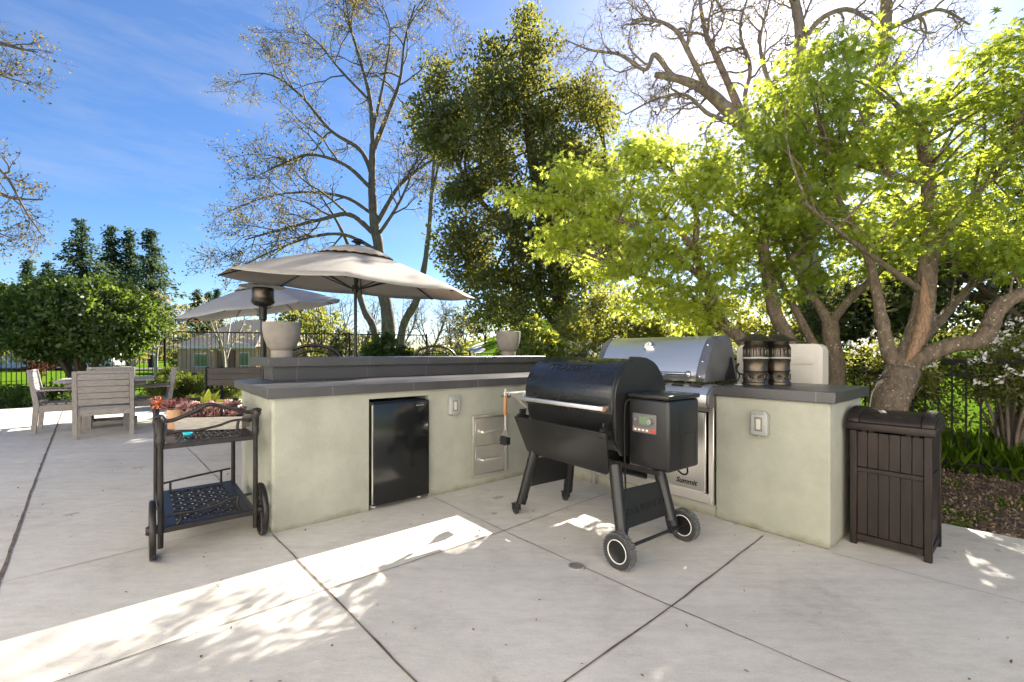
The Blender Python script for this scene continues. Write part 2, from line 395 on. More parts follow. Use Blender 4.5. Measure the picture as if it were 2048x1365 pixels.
def base_dirt(m, c, h):
    """splash dirt and algae along the foot of the wall, ragged at its upper edge"""
    t = m.node_tree; b = t.nodes["Principled BSDF"]; src = b.inputs["Base Color"].links[0].from_socket; N = t.nodes.new
    co = N("ShaderNodeTexCoord"); sx = N("ShaderNodeSeparateXYZ"); t.links.new(co.outputs["Object"], sx.inputs[0])
    n = N("ShaderNodeTexNoise"); n.inputs["Scale"].default_value = 7; n.inputs["Detail"].default_value = 8; n.inputs["Roughness"].default_value = 0.7; t.links.new(co.outputs["Object"], n.inputs["Vector"])
    a = N("ShaderNodeMath"); a.operation = 'MULTIPLY_ADD'; a.inputs[1].default_value = -0.16; t.links.new(n.outputs["Fac"], a.inputs[0]); t.links.new(sx.outputs["Z"], a.inputs[2])
    r = N("ShaderNodeMapRange"); r.inputs["From Min"].default_value = -0.085; r.inputs["From Max"].default_value = -0.085 + h; r.inputs["To Min"].default_value = 0.75; r.inputs["To Max"].default_value = 0.0; t.links.new(a.outputs[0], r.inputs["Value"])
    x = N("ShaderNodeMix"); x.data_type = 'RGBA'; x.inputs["B"].default_value = (*c, 1); t.links.new(r.outputs["Result"], x.inputs["Factor"]); t.links.new(src, x.inputs["A"]); t.links.new(x.outputs["Result"], b.inputs["Base Color"])
base_dirt(M_STUCCO, (0.15, 0.14, 0.085), 0.05)
M_BLACK = mat("black_gloss", (0.008, 0.009, 0.009), 0.14, c2=(0.008, 0.009, 0.009), scale=3, bump=0.04, bscale=9, rvar=0.05)
M_GASKET = mat("gasket_grey", (0.16, 0.15, 0.14), 0.5)
M_DARK = mat("dark_recess", (0.012, 0.012, 0.012), 0.9)
M_STEEL = mat("brushed_steel", (0.78, 0.75, 0.70), 0.34, 1.0, c2=(0.72, 0.69, 0.645), scale=6, stretch=(60, 60, 1.0), rvar=0.04)
M_STEELH = mat("brushed_steel_across", (0.76, 0.74, 0.71), 0.42, 1.0, c2=(0.72, 0.70, 0.67), scale=5, stretch=(1.0, 1.0, 70), rvar=0.04)
M_CHROME = mat("chrome", (0.75, 0.74, 0.72), 0.14, 1.0, scale=4)
M_PGREY = mat("grey_plastic", (0.30, 0.31, 0.29), 0.45, c2=(0.25, 0.26, 0.245), scale=9)
M_POWDER = mat("black_powder_coat", (0.011, 0.011, 0.0115), 0.36, spec=0.38, c2=(0.008, 0.008, 0.0085), scale=5, bump=0.22, bscale=420, bdist=0.0012, rvar=0.06)
M_LID = mat("black_satin_coat", (0.011, 0.011, 0.0115), 0.27, spec=0.6, c2=(0.008, 0.008, 0.0085), scale=5, bump=0.12, bscale=420, bdist=0.001, rvar=0.05)
M_PLATE = mat("black_painted_steel", (0.014, 0.0135, 0.013), 0.33, spec=0.35, c2=(0.010, 0.010, 0.010), scale=4, bump=0.12, bscale=300, bdist=0.001, rvar=0.08)
M_RUBBER = mat("rubber", (0.03, 0.03, 0.03), 0.75, scale=30)
M_TREAD = mat("dusty_rubber", (0.13, 0.13, 0.125), 0.85, c2=(0.05, 0.05, 0.05), scale=60)
M_WHITE = mat("white_paint", (0.75, 0.74, 0.7), 0.5)
M_RED = mat("red_mark", (0.45, 0.03, 0.02), 0.5)
M_LCD = mat("lcd_green", (0.13, 0.19, 0.11), 0.25, c2=(0.1, 0.15, 0.09), scale=40)
M_OAK = mat("turned_wood", (0.34, 0.16, 0.06), 0.5, c2=(0.24, 0.1, 0.035), scale=7, stretch=(14, 14, 1))
M_BRONZE = mat("cast_bronze_brown", (0.026, 0.022, 0.02), 0.42, 0.25, spec=0.4, c2=(0.013, 0.0115, 0.0105), scale=16, bump=0.25, bscale=70, bdist=0.002, rvar=0.1)
M_BRONZE2 = mat("lantern_bronze", (0.105, 0.086, 0.065), 0.36, 0.85, c2=(0.06, 0.05, 0.04), scale=14, rvar=0.08)
M_RESIN = mat("brown_resin", (0.022, 0.0145, 0.0115), 0.5, spec=0.28, c2=(0.012, 0.0082, 0.0068), scale=5, stretch=(4, 4, 1), bump=0.2, bscale=70, bdist=0.0015)
M_TEAK = mat("weathered_teak", (0.31, 0.285, 0.26), 0.8, c2=(0.2, 0.18, 0.165), scale=5, stretch=(3, 22, 22), bump=0.3, bscale=18, bdist=0.002)
M_TEAKZ = mat("weathered_teak_upright", (0.31, 0.285, 0.26), 0.8, c2=(0.2, 0.18, 0.165), scale=5, stretch=(22, 22, 3), bump=0.3, bscale=18, bdist=0.002)
M_FABRIC = mat("canopy_fabric", (0.36, 0.335, 0.305), 0.9, c2=(0.32, 0.30, 0.27), scale=4, bump=0.25, bscale=420, bdist=0.001)
M_FABPALE = mat("pale_canopy_fabric", (0.42, 0.415, 0.41), 0.9, c2=(0.37, 0.365, 0.36), scale=4, bump=0.25, bscale=420, bdist=0.001)
for q in (M_FABRIC, M_FABPALE):
    t = q.node_tree; b = t.nodes["Principled BSDF"]; tr = t.nodes.new("ShaderNodeBsdfTranslucent"); tr.inputs[0].default_value = (0.52, 0.42, 0.31, 1)
    mxs = t.nodes.new("ShaderNodeMixShader"); mxs.inputs[0].default_value = 0.28
    t.links.new(b.outputs[0], mxs.inputs[1]); t.links.new(tr.outputs[0], mxs.inputs[2]); t.links.new(mxs.outputs[0], t.nodes["Material Output"].inputs[0])
M_POTC = mat("cast_concrete_pot", (0.25, 0.225, 0.2), 0.85, c2=(0.16, 0.145, 0.128), scale=5, detail=9, bump=0.4, bscale=60, bdist=0.003)
M_IRON = mat("black_iron", (0.008, 0.008, 0.0085), 0.6, 0.0, spec=0.2, scale=10)
M_CREAM = mat("cream_plastic", (0.47, 0.44, 0.385), 0.45, c2=(0.43, 0.405, 0.35), scale=2)
M_TERRA = mat("pale_terracotta", (0.47, 0.29, 0.17), 0.85, c2=(0.38, 0.22, 0.125), scale=9)
M_WWASH = mat("whitewashed_wood", (0.43, 0.40, 0.36), 0.8, c2=(0.28, 0.255, 0.225), scale=8, stretch=(2, 14, 14), bump=0.3, bscale=24, bdist=0.002)
M_DWOOD = mat("dark_grey_timber", (0.06, 0.05, 0.044), 0.75, c2=(0.035, 0.03, 0.027), scale=5, stretch=(2, 16, 16), bump=0.3, bscale=20)
M_SOIL = mat("soil", (0.045, 0.032, 0.022), 1.0, c2=(0.02, 0.015, 0.011), scale=40, bump=1.0, bscale=60, bdist=0.02)
M_MULCH = mat("bark_mulch", (0.2, 0.14, 0.098), 1.0, c2=(0.055, 0.038, 0.028), scale=45, detail=9, bump=1.0, bscale=70, bdist=0.03)
M_LAWN = mat("lawn_grass", (0.085, 0.15, 0.012), 0.95, c2=(0.055, 0.105, 0.009), scale=1.4, detail=11, bump=0.6, bscale=240, bdist=0.03, spec=0.0)
M_PATHC = mat("path_concrete", (0.42, 0.38, 0.33), 0.9, scale=2)
M_BARK = mat("maple_bark", (0.155, 0.118, 0.082), 0.9, c2=(0.072, 0.054, 0.038), scale=11, detail=9, stretch=(3, 3, 1), bump=0.9, bscale=45, bdist=0.015)
def speckle(m, c, sc=55, thr=0.66):
    """pale lichen dots on bark"""
    t = m.node_tree; b = t.nodes["Principled BSDF"]; l = b.inputs["Base Color"].links[0]; src = l.from_socket
    n = t.nodes.new("ShaderNodeTexNoise"); n.inputs["Scale"].default_value = sc; n.inputs["Detail"].default_value = 2
    co = t.nodes.new("ShaderNodeTexCoord"); t.links.new(co.outputs["Object"], n.inputs["Vector"])
    g = t.nodes.new("ShaderNodeMapRange"); g.inputs["From Min"].default_value = thr; g.inputs["From Max"].default_value = thr + 0.04
    t.links.new(n.outputs["Fac"], g.inputs["Value"])
    x = t.nodes.new("ShaderNodeMix"); x.data_type = 'RGBA'; x.inputs["B"].default_value = (*c, 1)
    t.links.new(g.outputs["Result"], x.inputs["Factor"]); t.links.new(src, x.inputs["A"]); t.links.new(x.outputs["Result"], b.inputs["Base Color"])
speckle(M_BARK, (0.42, 0.38, 0.32))
M_BAREWOOD = mat("exposed_heartwood", (0.27, 0.17, 0.10), 0.85, c2=(0.10, 0.06, 0.036), scale=6, stretch=(14, 14, 1.2), bump=0.7, bscale=14, bdist=0.01)
M_SYC = mat("sycamore_bark", (0.15, 0.125, 0.095), 0.9, c2=(0.07, 0.057, 0.044), scale=3.5, detail=8, stretch=(2, 2, 1), bump=0.5, bscale=14, bdist=0.02)
M_SYCD = mat("old_sycamore_bark", (0.29, 0.225, 0.17), 0.9, c2=(0.16, 0.12, 0.09), scale=4, detail=8, stretch=(2, 2, 1), bump=0.6, bscale=14, bdist=0.02)
M_DBARK = mat("dark_bark", (0.075, 0.055, 0.038), 0.95, c2=(0.035, 0.026, 0.019), scale=7, stretch=(3, 3, 1), bump=0.8, bscale=20, bdist=0.02)
M_TWIG = mat("grey_twigs", (0.19, 0.15, 0.12), 0.9, c2=(0.11, 0.085, 0.068), scale=5)
M_PALEB = mat("pale_bark", (0.42, 0.37, 0.31), 0.9, c2=(0.27, 0.23, 0.19), scale=6)
M_HOUSE = mat("tan_render", (0.66, 0.38, 0.21), 0.9, scale=1)
M_ROOF = mat("weathered_shingles", (0.36, 0.285, 0.22), 0.95, c2=(0.25, 0.195, 0.15), scale=9, stretch=(1, 1, 6), bump=0.5, bscale=8, bdist=0.05)
M_WINDOW = mat("window_glass", (0.05, 0.075, 0.07), 0.08, spec=0.9)
M_BRICK = mat("reddish_brick", (0.27, 0.12, 0.065), 0.9, scale=8)
M_CARP = mat("car_paint_white", (0.7, 0.7, 0.7), 0.25, coat=0.5)
M_CARD = mat("car_paint_dark", (0.03, 0.035, 0.045), 0.25, coat=0.5)
# leaves: dark, light, the light that comes through
M_LMAPLE = leaf_mat("maple_leaves", (0.045, 0.08, 0.011), (0.155, 0.215, 0.026), (0.62, 0.70, 0.065), 0.6, 0.03, 0.5)
M_LMAPLEY = leaf_mat("golden_maple_leaves", (0.09, 0.14, 0.016), (0.25, 0.32, 0.043), (0.80, 0.87, 0.11), 0.68, 0.03, 0.5)
M_LOAK = leaf_mat("evergreen_leaves", (0.024, 0.038, 0.009), (0.085, 0.105, 0.021), (0.34, 0.33, 0.05), 0.45, 0.035, 0.5)
M_LLAUREL = leaf_mat("laurel_leaves", (0.009, 0.028, 0.006), (0.045, 0.09, 0.012), (0.24, 0.34, 0.03), 0.34, 0.035, 0.5)
M_LHEDGE = leaf_mat("boxwood_leaves", (0.016, 0.032, 0.005), (0.06, 0.085, 0.01), (0.24, 0.28, 0.025), 0.38, 0.03, 0.5)
M_LNAND = leaf_mat("bright_shrub_leaves", (0.05, 0.09, 0.012), (0.17, 0.215, 0.025), (0.48, 0.50, 0.05), 0.5, 0.06)
M_LDARK = leaf_mat("dark_shrub_leaves", (0.012, 0.02, 0.007), (0.045, 0.06, 0.016), (0.14, 0.16, 0.03), 0.34, 0.05, 0.5)
M_LAZAL = leaf_mat("azalea_leaves", (0.045, 0.062, 0.014), (0.16, 0.18, 0.04), (0.42, 0.42, 0.07), 0.48, 0.04, 0.5)
M_LTHICK = leaf_mat("thicket_leaves", (0.055, 0.07, 0.012), (0.17, 0.185, 0.032), (0.45, 0.44, 0.06), 0.5, 0.04)
M_FLOWER = leaf_mat("white_petals", (0.62, 0.62, 0.6), (0.8, 0.8, 0.78), (0.75, 0.75, 0.7), 0.35, 0.02)
M_LRED = leaf_mat("redwood_sprays", (0.022, 0.042, 0.026), (0.085, 0.125, 0.07), (0.13, 0.18, 0.08), 0.34, 0.0, 0.6)  # paler and bluer: distance haze mixed into the leaf colour
M_LSYC = leaf_mat("dry_sycamore_leaves", (0.045, 0.037, 0.014), (0.125, 0.098, 0.032), (0.32, 0.25, 0.06), 0.45, 0.0, 0.6)
M_LTAN = leaf_mat("pale_tree_leaves", (0.15, 0.12, 0.05), (0.28, 0.23, 0.1), (0.5, 0.42, 0.16), 0.4, 0.02)
M_LREDM = leaf_mat("red_maple_leaves", (0.05, 0.018, 0.016), (0.13, 0.045, 0.038), (0.25, 0.07, 0.05), 0.4, 0.0, 0.6)
M_GRASS = leaf_mat("tall_grass", (0.09, 0.18, 0.014), (0.2, 0.33, 0.025), (0.55, 0.72, 0.04), 0.55, 0.03)
M_SUCC = leaf_mat("pink_succulent_leaves", (0.17, 0.06, 0.055), (0.42, 0.24, 0.2), (0.45, 0.2, 0.15), 0.15, 0.06)
M_SUCC2 = leaf_mat("dark_red_succulent_leaves", (0.1, 0.02, 0.022), (0.24, 0.07, 0.055), (0.4, 0.1, 0.08), 0.15, 0.06)
M_KAL = leaf_mat("lime_leaves", (0.34, 0.36, 0.02), (0.5, 0.52, 0.05), (0.7, 0.72, 0.06), 0.4, 0.06)
M_CORAL = leaf_mat("coral_petals", (0.55, 0.14, 0.05), (0.7, 0.25, 0.12), (0.7, 0.25, 0.1), 0.3, 0.03)
M_CHIP = leaf_mat("bark_chip", (0.05, 0.034, 0.024), (0.27, 0.19, 0.135), (0.02, 0.02, 0.02), 0.02, 0.02, 0.7)

# ------------------------------------------------------------------ setting: ground, patio, beds
def grid_sheet(name, xs, ys, zf, m, kind='structure', parent=None):
    V = []; F = []; nx = len(xs)
    for y in ys:
        for x in xs: V.append((x, y, zf(x, y)))
    for j in range(len(ys) - 1):
        for i in range(nx - 1): F.append((j * nx + i, j * nx + i + 1, (j + 1) * nx + i + 1, (j + 1) * nx + i))
    me = bpy.data.meshes.new(name); me.from_pydata(V, [], F); me.shade_smooth(); me.update()
    o = link(name, me, m, parent)
    if kind: o["kind"] = kind
    return o
gx = sorted(set([-1500, -900, -500, -300, -220, -170] + list(range(-140, 160, 6)) + [170, 220, 320, 500, 900, 1500]))
gy = sorted(set([-1500, -600, -200, -80, -40, -20, -10] + list(range(0, 210, 6)) + [220, 260, 330, 450, 700, 1100, 2000]))
grid_sheet("ground", gx, gy, hill, M_LAWN)
pat = [K(1.3, -14), K(1.14, -3.6), K(1.06, -2.45), K(0.62, -2.3), K(0.62, 1.5), K(2.2, 2.2), K(2.6, 10.6), K(-16, 10.55), K(-16, -14)]
mb = MB(); mb.prism([(p.x, p.y) for p in pat], 'z', -0.11, 0.0)
patio = tag(mb.build("patio", M_CONC), kind='structure')
# joints sawn and formed between the slabs
rj = random.Random(3)
def joint(pts, w, name="patio_joint"):
    c = []
    for a, b in zip(pts, pts[1:]):
        n = max(2, int((b - a).length / 0.12))
        c += [a.lerp(b, i / n) for i in range(n)]
    c.append(pts[-1]); L_, R_ = [], []
    for i, p in enumerate(c):
        d = (c[min(i + 1, len(c) - 1)] - c[max(0, i - 1)]).normalized(); s = Vector((-d.y, d.x, 0)); k = 0.5 * w * (0.5 + 0.16 * rj.uniform(-1, 1)); p = p + s * rj.uniform(-1, 1) * 0.0025
        L_.append(p + s * k); R_.append(p - s * k)
    mbj = MB(); v1 = [mbj.bm.verts.new((p.x, p.y, 0.004)) for p in L_]; v2 = [mbj.bm.verts.new((p.x, p.y, 0.004)) for p in R_]
    for i in range(len(c) - 1): mbj.bm.faces.new((v1[i], v2[i], v2[i + 1], v1[i + 1]))
    o = mbj.build(name, M_JOINT); o["kind"] = 'structure'
    return o
joint([G(330, 852), G(366, 888), G(436, 958), G(500, 1022)], 0.012)
joint([G(545, 1070), G(653, 1180.5), G(831, 1365), G(910, 1446)], 0.016)
joint([G(1214, 988), G(1124, 1019.5), G(1007, 1063), G(800, 1132.5), G(653, 1180.5), G(390, 1270), G(114, 1365), G(-160, 1459)], 0.011)
joint([G(868, 996), G(1007, 1063), G(1180, 1141), G(1343, 1214.5), G(1600, 1324.5), G(1780, 1400)], 0.009)
joint([G(1526, 1073), G(1343, 1214.5), G(1132, 1365), G(1010, 1453)], 0.017)
joint([G(126, 821), G(70, 963), G(43, 1038), G(-2, 1165), G(-60, 1330)], 0.030)
joint([G(-260, 1235), G(0, 1167.5), G(296, 1096), G(484, 1052)], 0.007)
joint([G(-260, 1098), G(0, 1048), G(290, 996), G(470, 966)], 0.006)
joint([G(-200, 1000), G(0, 970), G(290, 932), G(480, 907)], 0.006)
joint([G(1664, 1107), G(1862, 1159), G(2048, 1207), G(2300, 1277)], 0.005)
joint([G(1890, 1070), G(2048, 1105), G(2300, 1162)], 0.006)
nr = random.Random(9)
def mulch(name, a0, a1, y0, y1, step, base, amp, m):
    def zf(a, y):
        return base + amp * (math.sin(a * 5.1 + y * 2.3) * math.sin(y * 4.7 - a) + nr.uniform(-0.6, 0.6))
    na, ny = int((a1 - a0) / step) + 1, int((y1 - y0) / step) + 1; V = []; F = []
    for j in range(ny + 1):
        for i in range(na + 1):
            a, y = a0 + (a1 - a0) * i / na, y0 + (y1 - y0) * j / ny; V.append(tuple(K(a, y, zf(a, y))))
    for j in range(ny):
        for i in range(na): F.append((j * (na + 1) + i, j * (na + 1) + i + 1, (j + 1) * (na + 1) + i + 1, (j + 1) * (na + 1) + i))
    me = bpy.data.meshes.new(name); me.from_pydata(V, [], F); me.shade_smooth(); me.update()
    return tag(link(name, me, m), kind='structure')
mulch("planting_bed", 0.66, 3.35, -9.0, 1.6, 0.07, -0.045, 0.018, M_MULCH)
mulch("planting_bed", -17, 5.0, 10.5, 13.9, 0.16, -0.05, 0.03, M_SOIL)
rg = np.random.default_rng(11)
n = 22000; a = rg.uniform(1.02, 3.2, n); y = rg.uniform(-5.2, -1.2, n)
pts = np.array([tuple(K(i, j, -0.03 + rg.uniform(-0.005, 0.03))) for i, j in zip(a, y)])
keep = np.array([not (i < 1.16 and j < -2.2) for i, j in zip(a, y)])
tag(link("bark_chips", leaf_mesh(pts[keep], 0.02, 'oval', rg, up=0.55, jit=0.8), M_CHIP), "loose brown bark chips spread over the bed beside the trash bin", "bark chips", kind='stuff')
n = 900; lx = rg.uniform(-4.2, 4.2, n); ly = rg.uniform(1.3, 8.5, n); pts = np.stack([lx, ly, np.full(n, 0.006)], 1)
tag(link("leaf_litter", leaf_mesh(pts, 0.013, 'oval', rg, up=0.93, jit=0.7), M_CHIP), "tiny dry leaf scraps and crumbs scattered over the patio concrete", "leaf litter", kind='stuff')
# path and hill of the golf course
def ribbon(name, pts, w, m, dz=0.06):
    mbr = MB(); c = catmull(pts, 8); v1, v2 = [], []
    for i, p in enumerate(c):
        d = (c[min(i + 1, len(c) - 1)] - c[max(0, i - 1)]); s = Vector((-d.y, d.x, 0)).normalized() * w / 2
        for v, q in ((v1, p + s), (v2, p - s)): v.append(mbr.bm.verts.new((q.x, q.y, hill(q.x, q.y) + dz)))
    for i in range(len(c) - 1): mbr.bm.faces.new((v1[i], v2[i], v2[i + 1], v1[i + 1]))
    return tag(mbr.build(name, m), kind='structure')
ribbon("path", [(-12, 70, 0), (-9, 84, 0), (-7, 92, 0), (-8.5, 102, 0), (-7.5, 112, 0)], 3.0, M_PATHC, 0.12)
ribbon("road", [(-140, 62, 0), (-70, 60, 0), (-45, 57, 0), (-30, 62, 0)], 7, mat("asphalt", (0.07, 0.068, 0.066), 0.9, scale=20), 0.15)

# ------------------------------------------------------------------ the L-shaped outdoor kitchen
isl = thing("kitchen_island", "L-shaped pale green stucco barbecue counter with grey tile tops and a raised bar", "outdoor kitchen", O, KA)
mb = MB()
mb.prism([(-2.435, 0), (-1.80, 0), (-1.80, 0.815), (-1.31, 0.815), (-1.31, 0), (-0.002, 0), (-0.002, 0.858), (-2.435, 0.858)], 'y', 0.0, 0.62)
w = mb.bm
ed = [e for e in w.edges if abs(e.verts[0].co.x + 2.435) < 1e-4 and abs(e.verts[1].co.x + 2.435) < 1e-4 and abs(e.verts[0].co.y) < 1e-4 and abs(e.verts[1].co.y) < 1e-4]
bmesh.ops.bevel(w, geom=ed, offset=0.022, segments=4, affect='EDGES', profile=0.5)
mb.box(-2.433, 0.70, 0.622, 1.10, 0, 0.857)
mb.box(0, 0.70, -0.604, 0.621, 0, 0.858)
mb.prism([(0, -2.36), (0.70, -2.36), (0.70, -1.687), (0, -1.687)], 'z', 0, 0.858, 0.012, 3)
mb.box(0.62, 0.698, -1.688, -0.603, 0, 0.856); mb.box(0.015, 0.62, -1.688, -0.603, 0, 0.085)
mb.build("stucco_wall", M_STUCCO, isl)
mb = MB()
mb.prism([(-2.468, -0.032), (-0.032, -0.032), (-0.032, -0.602), (0.735, -0.602), (0.735, 1.24), (-2.468, 1.24)], 'z', 0.86, 0.925, 0.003, 1)
mb.build("countertop", M_TILE, isl)
mb = MB(); mb.prism([(-0.032, -2.395), (0.735, -2.395), (0.735, -1.69), (-0.032, -1.69)], 'z', 0.86, 0.925, 0.003, 1); mb.build("countertop", M_TILE, isl)
mb = MB(); mb.box(-2.25, 0.74, 0.87, 1.21, 0.927, 1.038); mb.build("bar_riser", M_TILE, isl)
mb = MB(); mb.box(-2.29, 0.80, 0.82, 1.68, 1.04, 1.115, 0.003, 1); mb.build("bar_top", M_TILE, isl)
def outlet(loc, rz):
    mb = MB(); mb.box(-0.052, 0.052, -0.045, 0, -0.075, 0.07, 0.012, 3); mb.box(-0.046, 0.046, -0.05, -0.02, 0.062, 0.083, 0.006, 2)
    for k in (-0.03, -0.01, 0.01, 0.03): mb.ball((k, -0.05, 0.078), 0.006, seg=8)
    mb.cyl((0, -0.03, -0.088), (0, -0.03, -0.07), 0.008, n=8)
    o = mb.build("outlet_cover", M_PGREY, isl); o.location = loc; o.rotation_euler = (0, 0, rz)
    mb = MB(); mb.box(-0.024, 0.024, -0.047, -0.03, -0.045, 0.045, 0.002, 1); mb.build("cover_window", M_GASKET, o)
    mb = MB(); mb.box(-0.014, 0.014, -0.0495, -0.04, -0.034, 0.034, 0.003, 1); mb.build("receptacle", M_CREAM, o)
outlet((-1.084, 0, 0.717), 0)
outlet((0.0, -1.985, 0.695), R(-90))

# fridge
fr = thing("mini_fridge", "black undercounter mini fridge built into the stucco counter", "fridge", K(-1.555, 0), KA)
mb = MB(); mb.box(-0.232, 0.232, 0.02, 0.56, 0.03, 0.79, 0.006, 2); mb.build("cabinet", M_BLACK, fr)
mb = MB(); mb.box(-0.236, 0.236, -0.034, 0.012, 0.035, 0.785, 0.012, 3); mb.build("door", M_BLACK, fr)
mb = MB(); mb.box(-0.2365, -0.2285, -0.0345, -0.028, 0.05, 0.77); mb.build("door_trim", M_STEEL, fr)
mb = MB(); mb.box(-0.228, 0.228, 0.0125, 0.0195, 0.04, 0.78); mb.build("gasket", M_DARK, fr)
mb = MB(); mb.box(0.12, 0.185, -0.0362, -0.0335, 0.742, 0.749, 0.001, 1); mb.build("badge", M_STEEL, fr)
for sx in (-0.19, 0.19):
    mb = MB(); mb.cyl((sx, 0.06, 0), (sx, 0.06, 0.031), 0.02, n=12); mb.build("foot", M_WHITE, fr)

# drawers
dw = thing("drawer_unit", "stainless steel two-drawer unit set into the green stucco wall", "drawers", K(-0.705, 0, 0.08), KA)
mb = MB()
mb.box(-0.19, -0.163, -0.024, 0.0, 0, 0.53, 0.006, 2); mb.box(0.163, 0.19, -0.024, 0.0, 0, 0.53, 0.006, 2)
mb.box(-0.163, 0.163, -0.022, 0.0, 0.508, 0.529, 0.004, 2); mb.box(-0.163, 0.163, -0.022, 0.0, 0.001, 0.016, 0.004, 2)
mb.build("frame", M_STEEL, dw)
mb = MB(); mb.box(-0.163, 0.163, -0.004, -0.0005, 0.016, 0.508); mb.build("recess", M_DARK, dw)
for z0, z1 in ((0.020, 0.262), (0.266, 0.504)):
    mb = MB(); mb.box(-0.160, 0.160, -0.017, -0.005, z0, z1, 0.002, 1); d_ = mb.build("drawer_front", M_STEEL, dw)
    mb = MB(); zc = (z0 + z1) / 2 + 0.005; mb.box(-0.105, 0.105, -0.058, -0.03, zc - 0.014, zc + 0.006, 0.004, 2)
    for sx in (-0.09, 0.09): mb.box(sx - 0.01, sx + 0.01, -0.032, -0.0165, zc - 0.01, zc + 0.002)
    mb.build("handle", M_STEELH, d_)

# drain in the slab
dc = G(1153, 1134)
dr = thing("floor_drain", "round slotted floor drain with pale rim set in the patio joint", "drain", (dc.x, dc.y, 0))
mb = MB(); mb.lathe([(0.046, 0.001), (0.046, 0.007), (0.040, 0.008), (0.038, 0.005), (0.038, 0.001)], 32); mb.build("rim", M_PGREY, dr)
mb = MB(); mb.lathe([(0, 0.0025), (0.0375, 0.0025)], 32); mb.build("drain_hole", M_DARK, dr)
mb = MB()
for k in range(-4, 5):
    h = math.sqrt(max(0, 0.0375 ** 2 - (k * 0.0085) ** 2)); mb.box(-h, h, k * 0.0085 - 0.0016, k * 0.0085 + 0.0016, 0.004, 0.0072)
mb.build("grate", M_GASKET, dr)

# ------------------------------------------------------------------ built-in gas grill
sg = thing("gas_grill", "large stainless steel built-in gas grill with a hooded lid and thermometer", "gas grill", K(0, -1.142), KA - R(90))
# local: x to the photo's right along the counter, -y towards the camera, width 1.08
LP = [(0.0, 0.945), (-0.008, 0.985), (0.03, 1.07), (0.09, 1.17), (0.15, 1.245), (0.20, 1.272), (0.27, 1.282), (0.37, 1.278), (0.42, 1.2), (0.47, 1.06), (0.50, 0.945)]
lp = [tuple(v) for v in (catmull([(0, y, z) for y, z in LP], 4))]
lp = [(v[1], v[2]) for v in lp]
mb = MB(); mb.prism(lp, 'x', -0.475, 0.405); mb.build("lid", M_STEELH, sg, 30)
def shrink(pr, k, dz=0): 
    cy = sum(p[0] for p in pr) / len(pr); cz = sum(p[1] for p in pr) / len(pr); return [(cy + (p[0] - cy) * k, cz + (p[1] - cz) * k + dz) for p in pr]
M_CAST = mat("cast_aluminium_grey", (0.20, 0.20, 0.21), 0.42, 0.7, c2=(0.15, 0.15, 0.16), scale=6, rvar=0.08)
for s0, s1 in ((-0.53, -0.476), (0.406, 0.475)):
    mb = MB(); mb.prism(shrink(lp, 1.018), 'x', s0, s1, 0.008, 2); e_ = mb.build("lid_end_cap", M_CAST, sg, 30)
    if s0 > 0:
        mb = MB(); mb.prism([(0.28, 0.95), (0.47, 0.95), (0.40, 1.12), (0.385, 1.12), (0.375, 1.06)], 'x', 0.476, 0.482); mb.build("hinge_recess", M_DARK, e_)
        for yy, zz in ((0.0, 0.985), (0.045, 1.09), (0.125, 1.21)): mb = MB(); mb.ball((0.435, yy - 0.012, zz), 0.009, seg=10); mb.build("rivet", M_CHROME, e_)
mb = MB(); mb.cyl((-0.44, -0.07, 1.0), (0.375, -0.07, 1.0), 0.016, n=16)
for sx in (-0.40, 0.35): mb.beam((sx, -0.07, 1.0), (sx, 0.01, 1.01), 0.03, 0.026, 0.005); mb.ball((sx + (0.03 if sx > 0 else -0.03), -0.07, 1.0), 0.024, seg=12)
mb.build("lid_handle", M_CHROME, sg)
tv = Vector((0, 0.09 - 0.03, 1.17 - 1.07)).normalized(); tn = Vector((0, -tv.z, tv.y))
tM = Matrix((Vector((1, 0, 0)), tv, -tn * -1)).transposed().to_4x4(); tM.translation = Vector((-0.055, 0.112, 1.205)) + tn * 0.001
th = MB(); th.lathe([(0, 0.0), (0.046, 0.0), (0.046, 0.012), (0.040, 0.018), (0.034, 0.019), (0.033, 0.014)], 32); o = th.build("thermometer", M_CHROME, sg); o.matrix_local = tM
mb = MB(); mb.lathe([(0, 0.0145), (0.033, 0.0145)], 32); mb.build("dial_face", M_WHITE, o)
mb = MB(); mb.box(-0.0015, 0.0015, -0.004, 0.024, 0.0155, 0.0175); mb.build("needle", M_DARK, o)
mb = MB()   # sloping control panel with rounded nose
CP = [(0.09, 0.925), (0.0, 0.925), (-0.06, 0.905), (-0.10, 0.86), (-0.108, 0.80), (-0.09, 0.775), (0.09, 0.775)]
mb.prism(CP, 'x', -0.545, 0.53, 0.006, 2); cpn = mb.build("control_panel", M_STEELH, sg)
mb = MB(); mb.prism(shrink(CP, 1.03), 'x', 0.531, 0.548, 0.006, 2); mb.build("panel_end", M_CAST, sg)
for i in range(6):
    for j in range(2): mb = MB(); mb.box(-0.32 + i * 0.14, -0.23 + i * 0.14, -0.052 + j * 0.028, -0.044 + j * 0.028, 0.9115 + j * 0.0135, 0.9215 + j * 0.0085); mb.build("vent_slot", M_DARK, cpn)
for i in range(4):
    mb = MB(); mb.cyl((-0.36 + i * 0.22, -0.155, 0.83), (-0.36 + i * 0.22, -0.10, 0.83), 0.027, 0.032, 20); mb.build("burner_knob", M_CHROME, cpn)
mb = MB(); mb.box(0.505, 0.542, -0.02, 0.03, 0.09, 0.773, 0.003, 1); mb.box(-0.542, -0.505, -0.02, 0.03, 0.0, 0.773, 0.003, 1)
mb.box(-0.504, 0.504, -0.012, 0.03, 0.09, 0.155, 0.002, 1); mb.box(-0.504, 0.504, -0.01, 0.03, 0.735, 0.773); mb.build("frame", M_STEEL, sg)
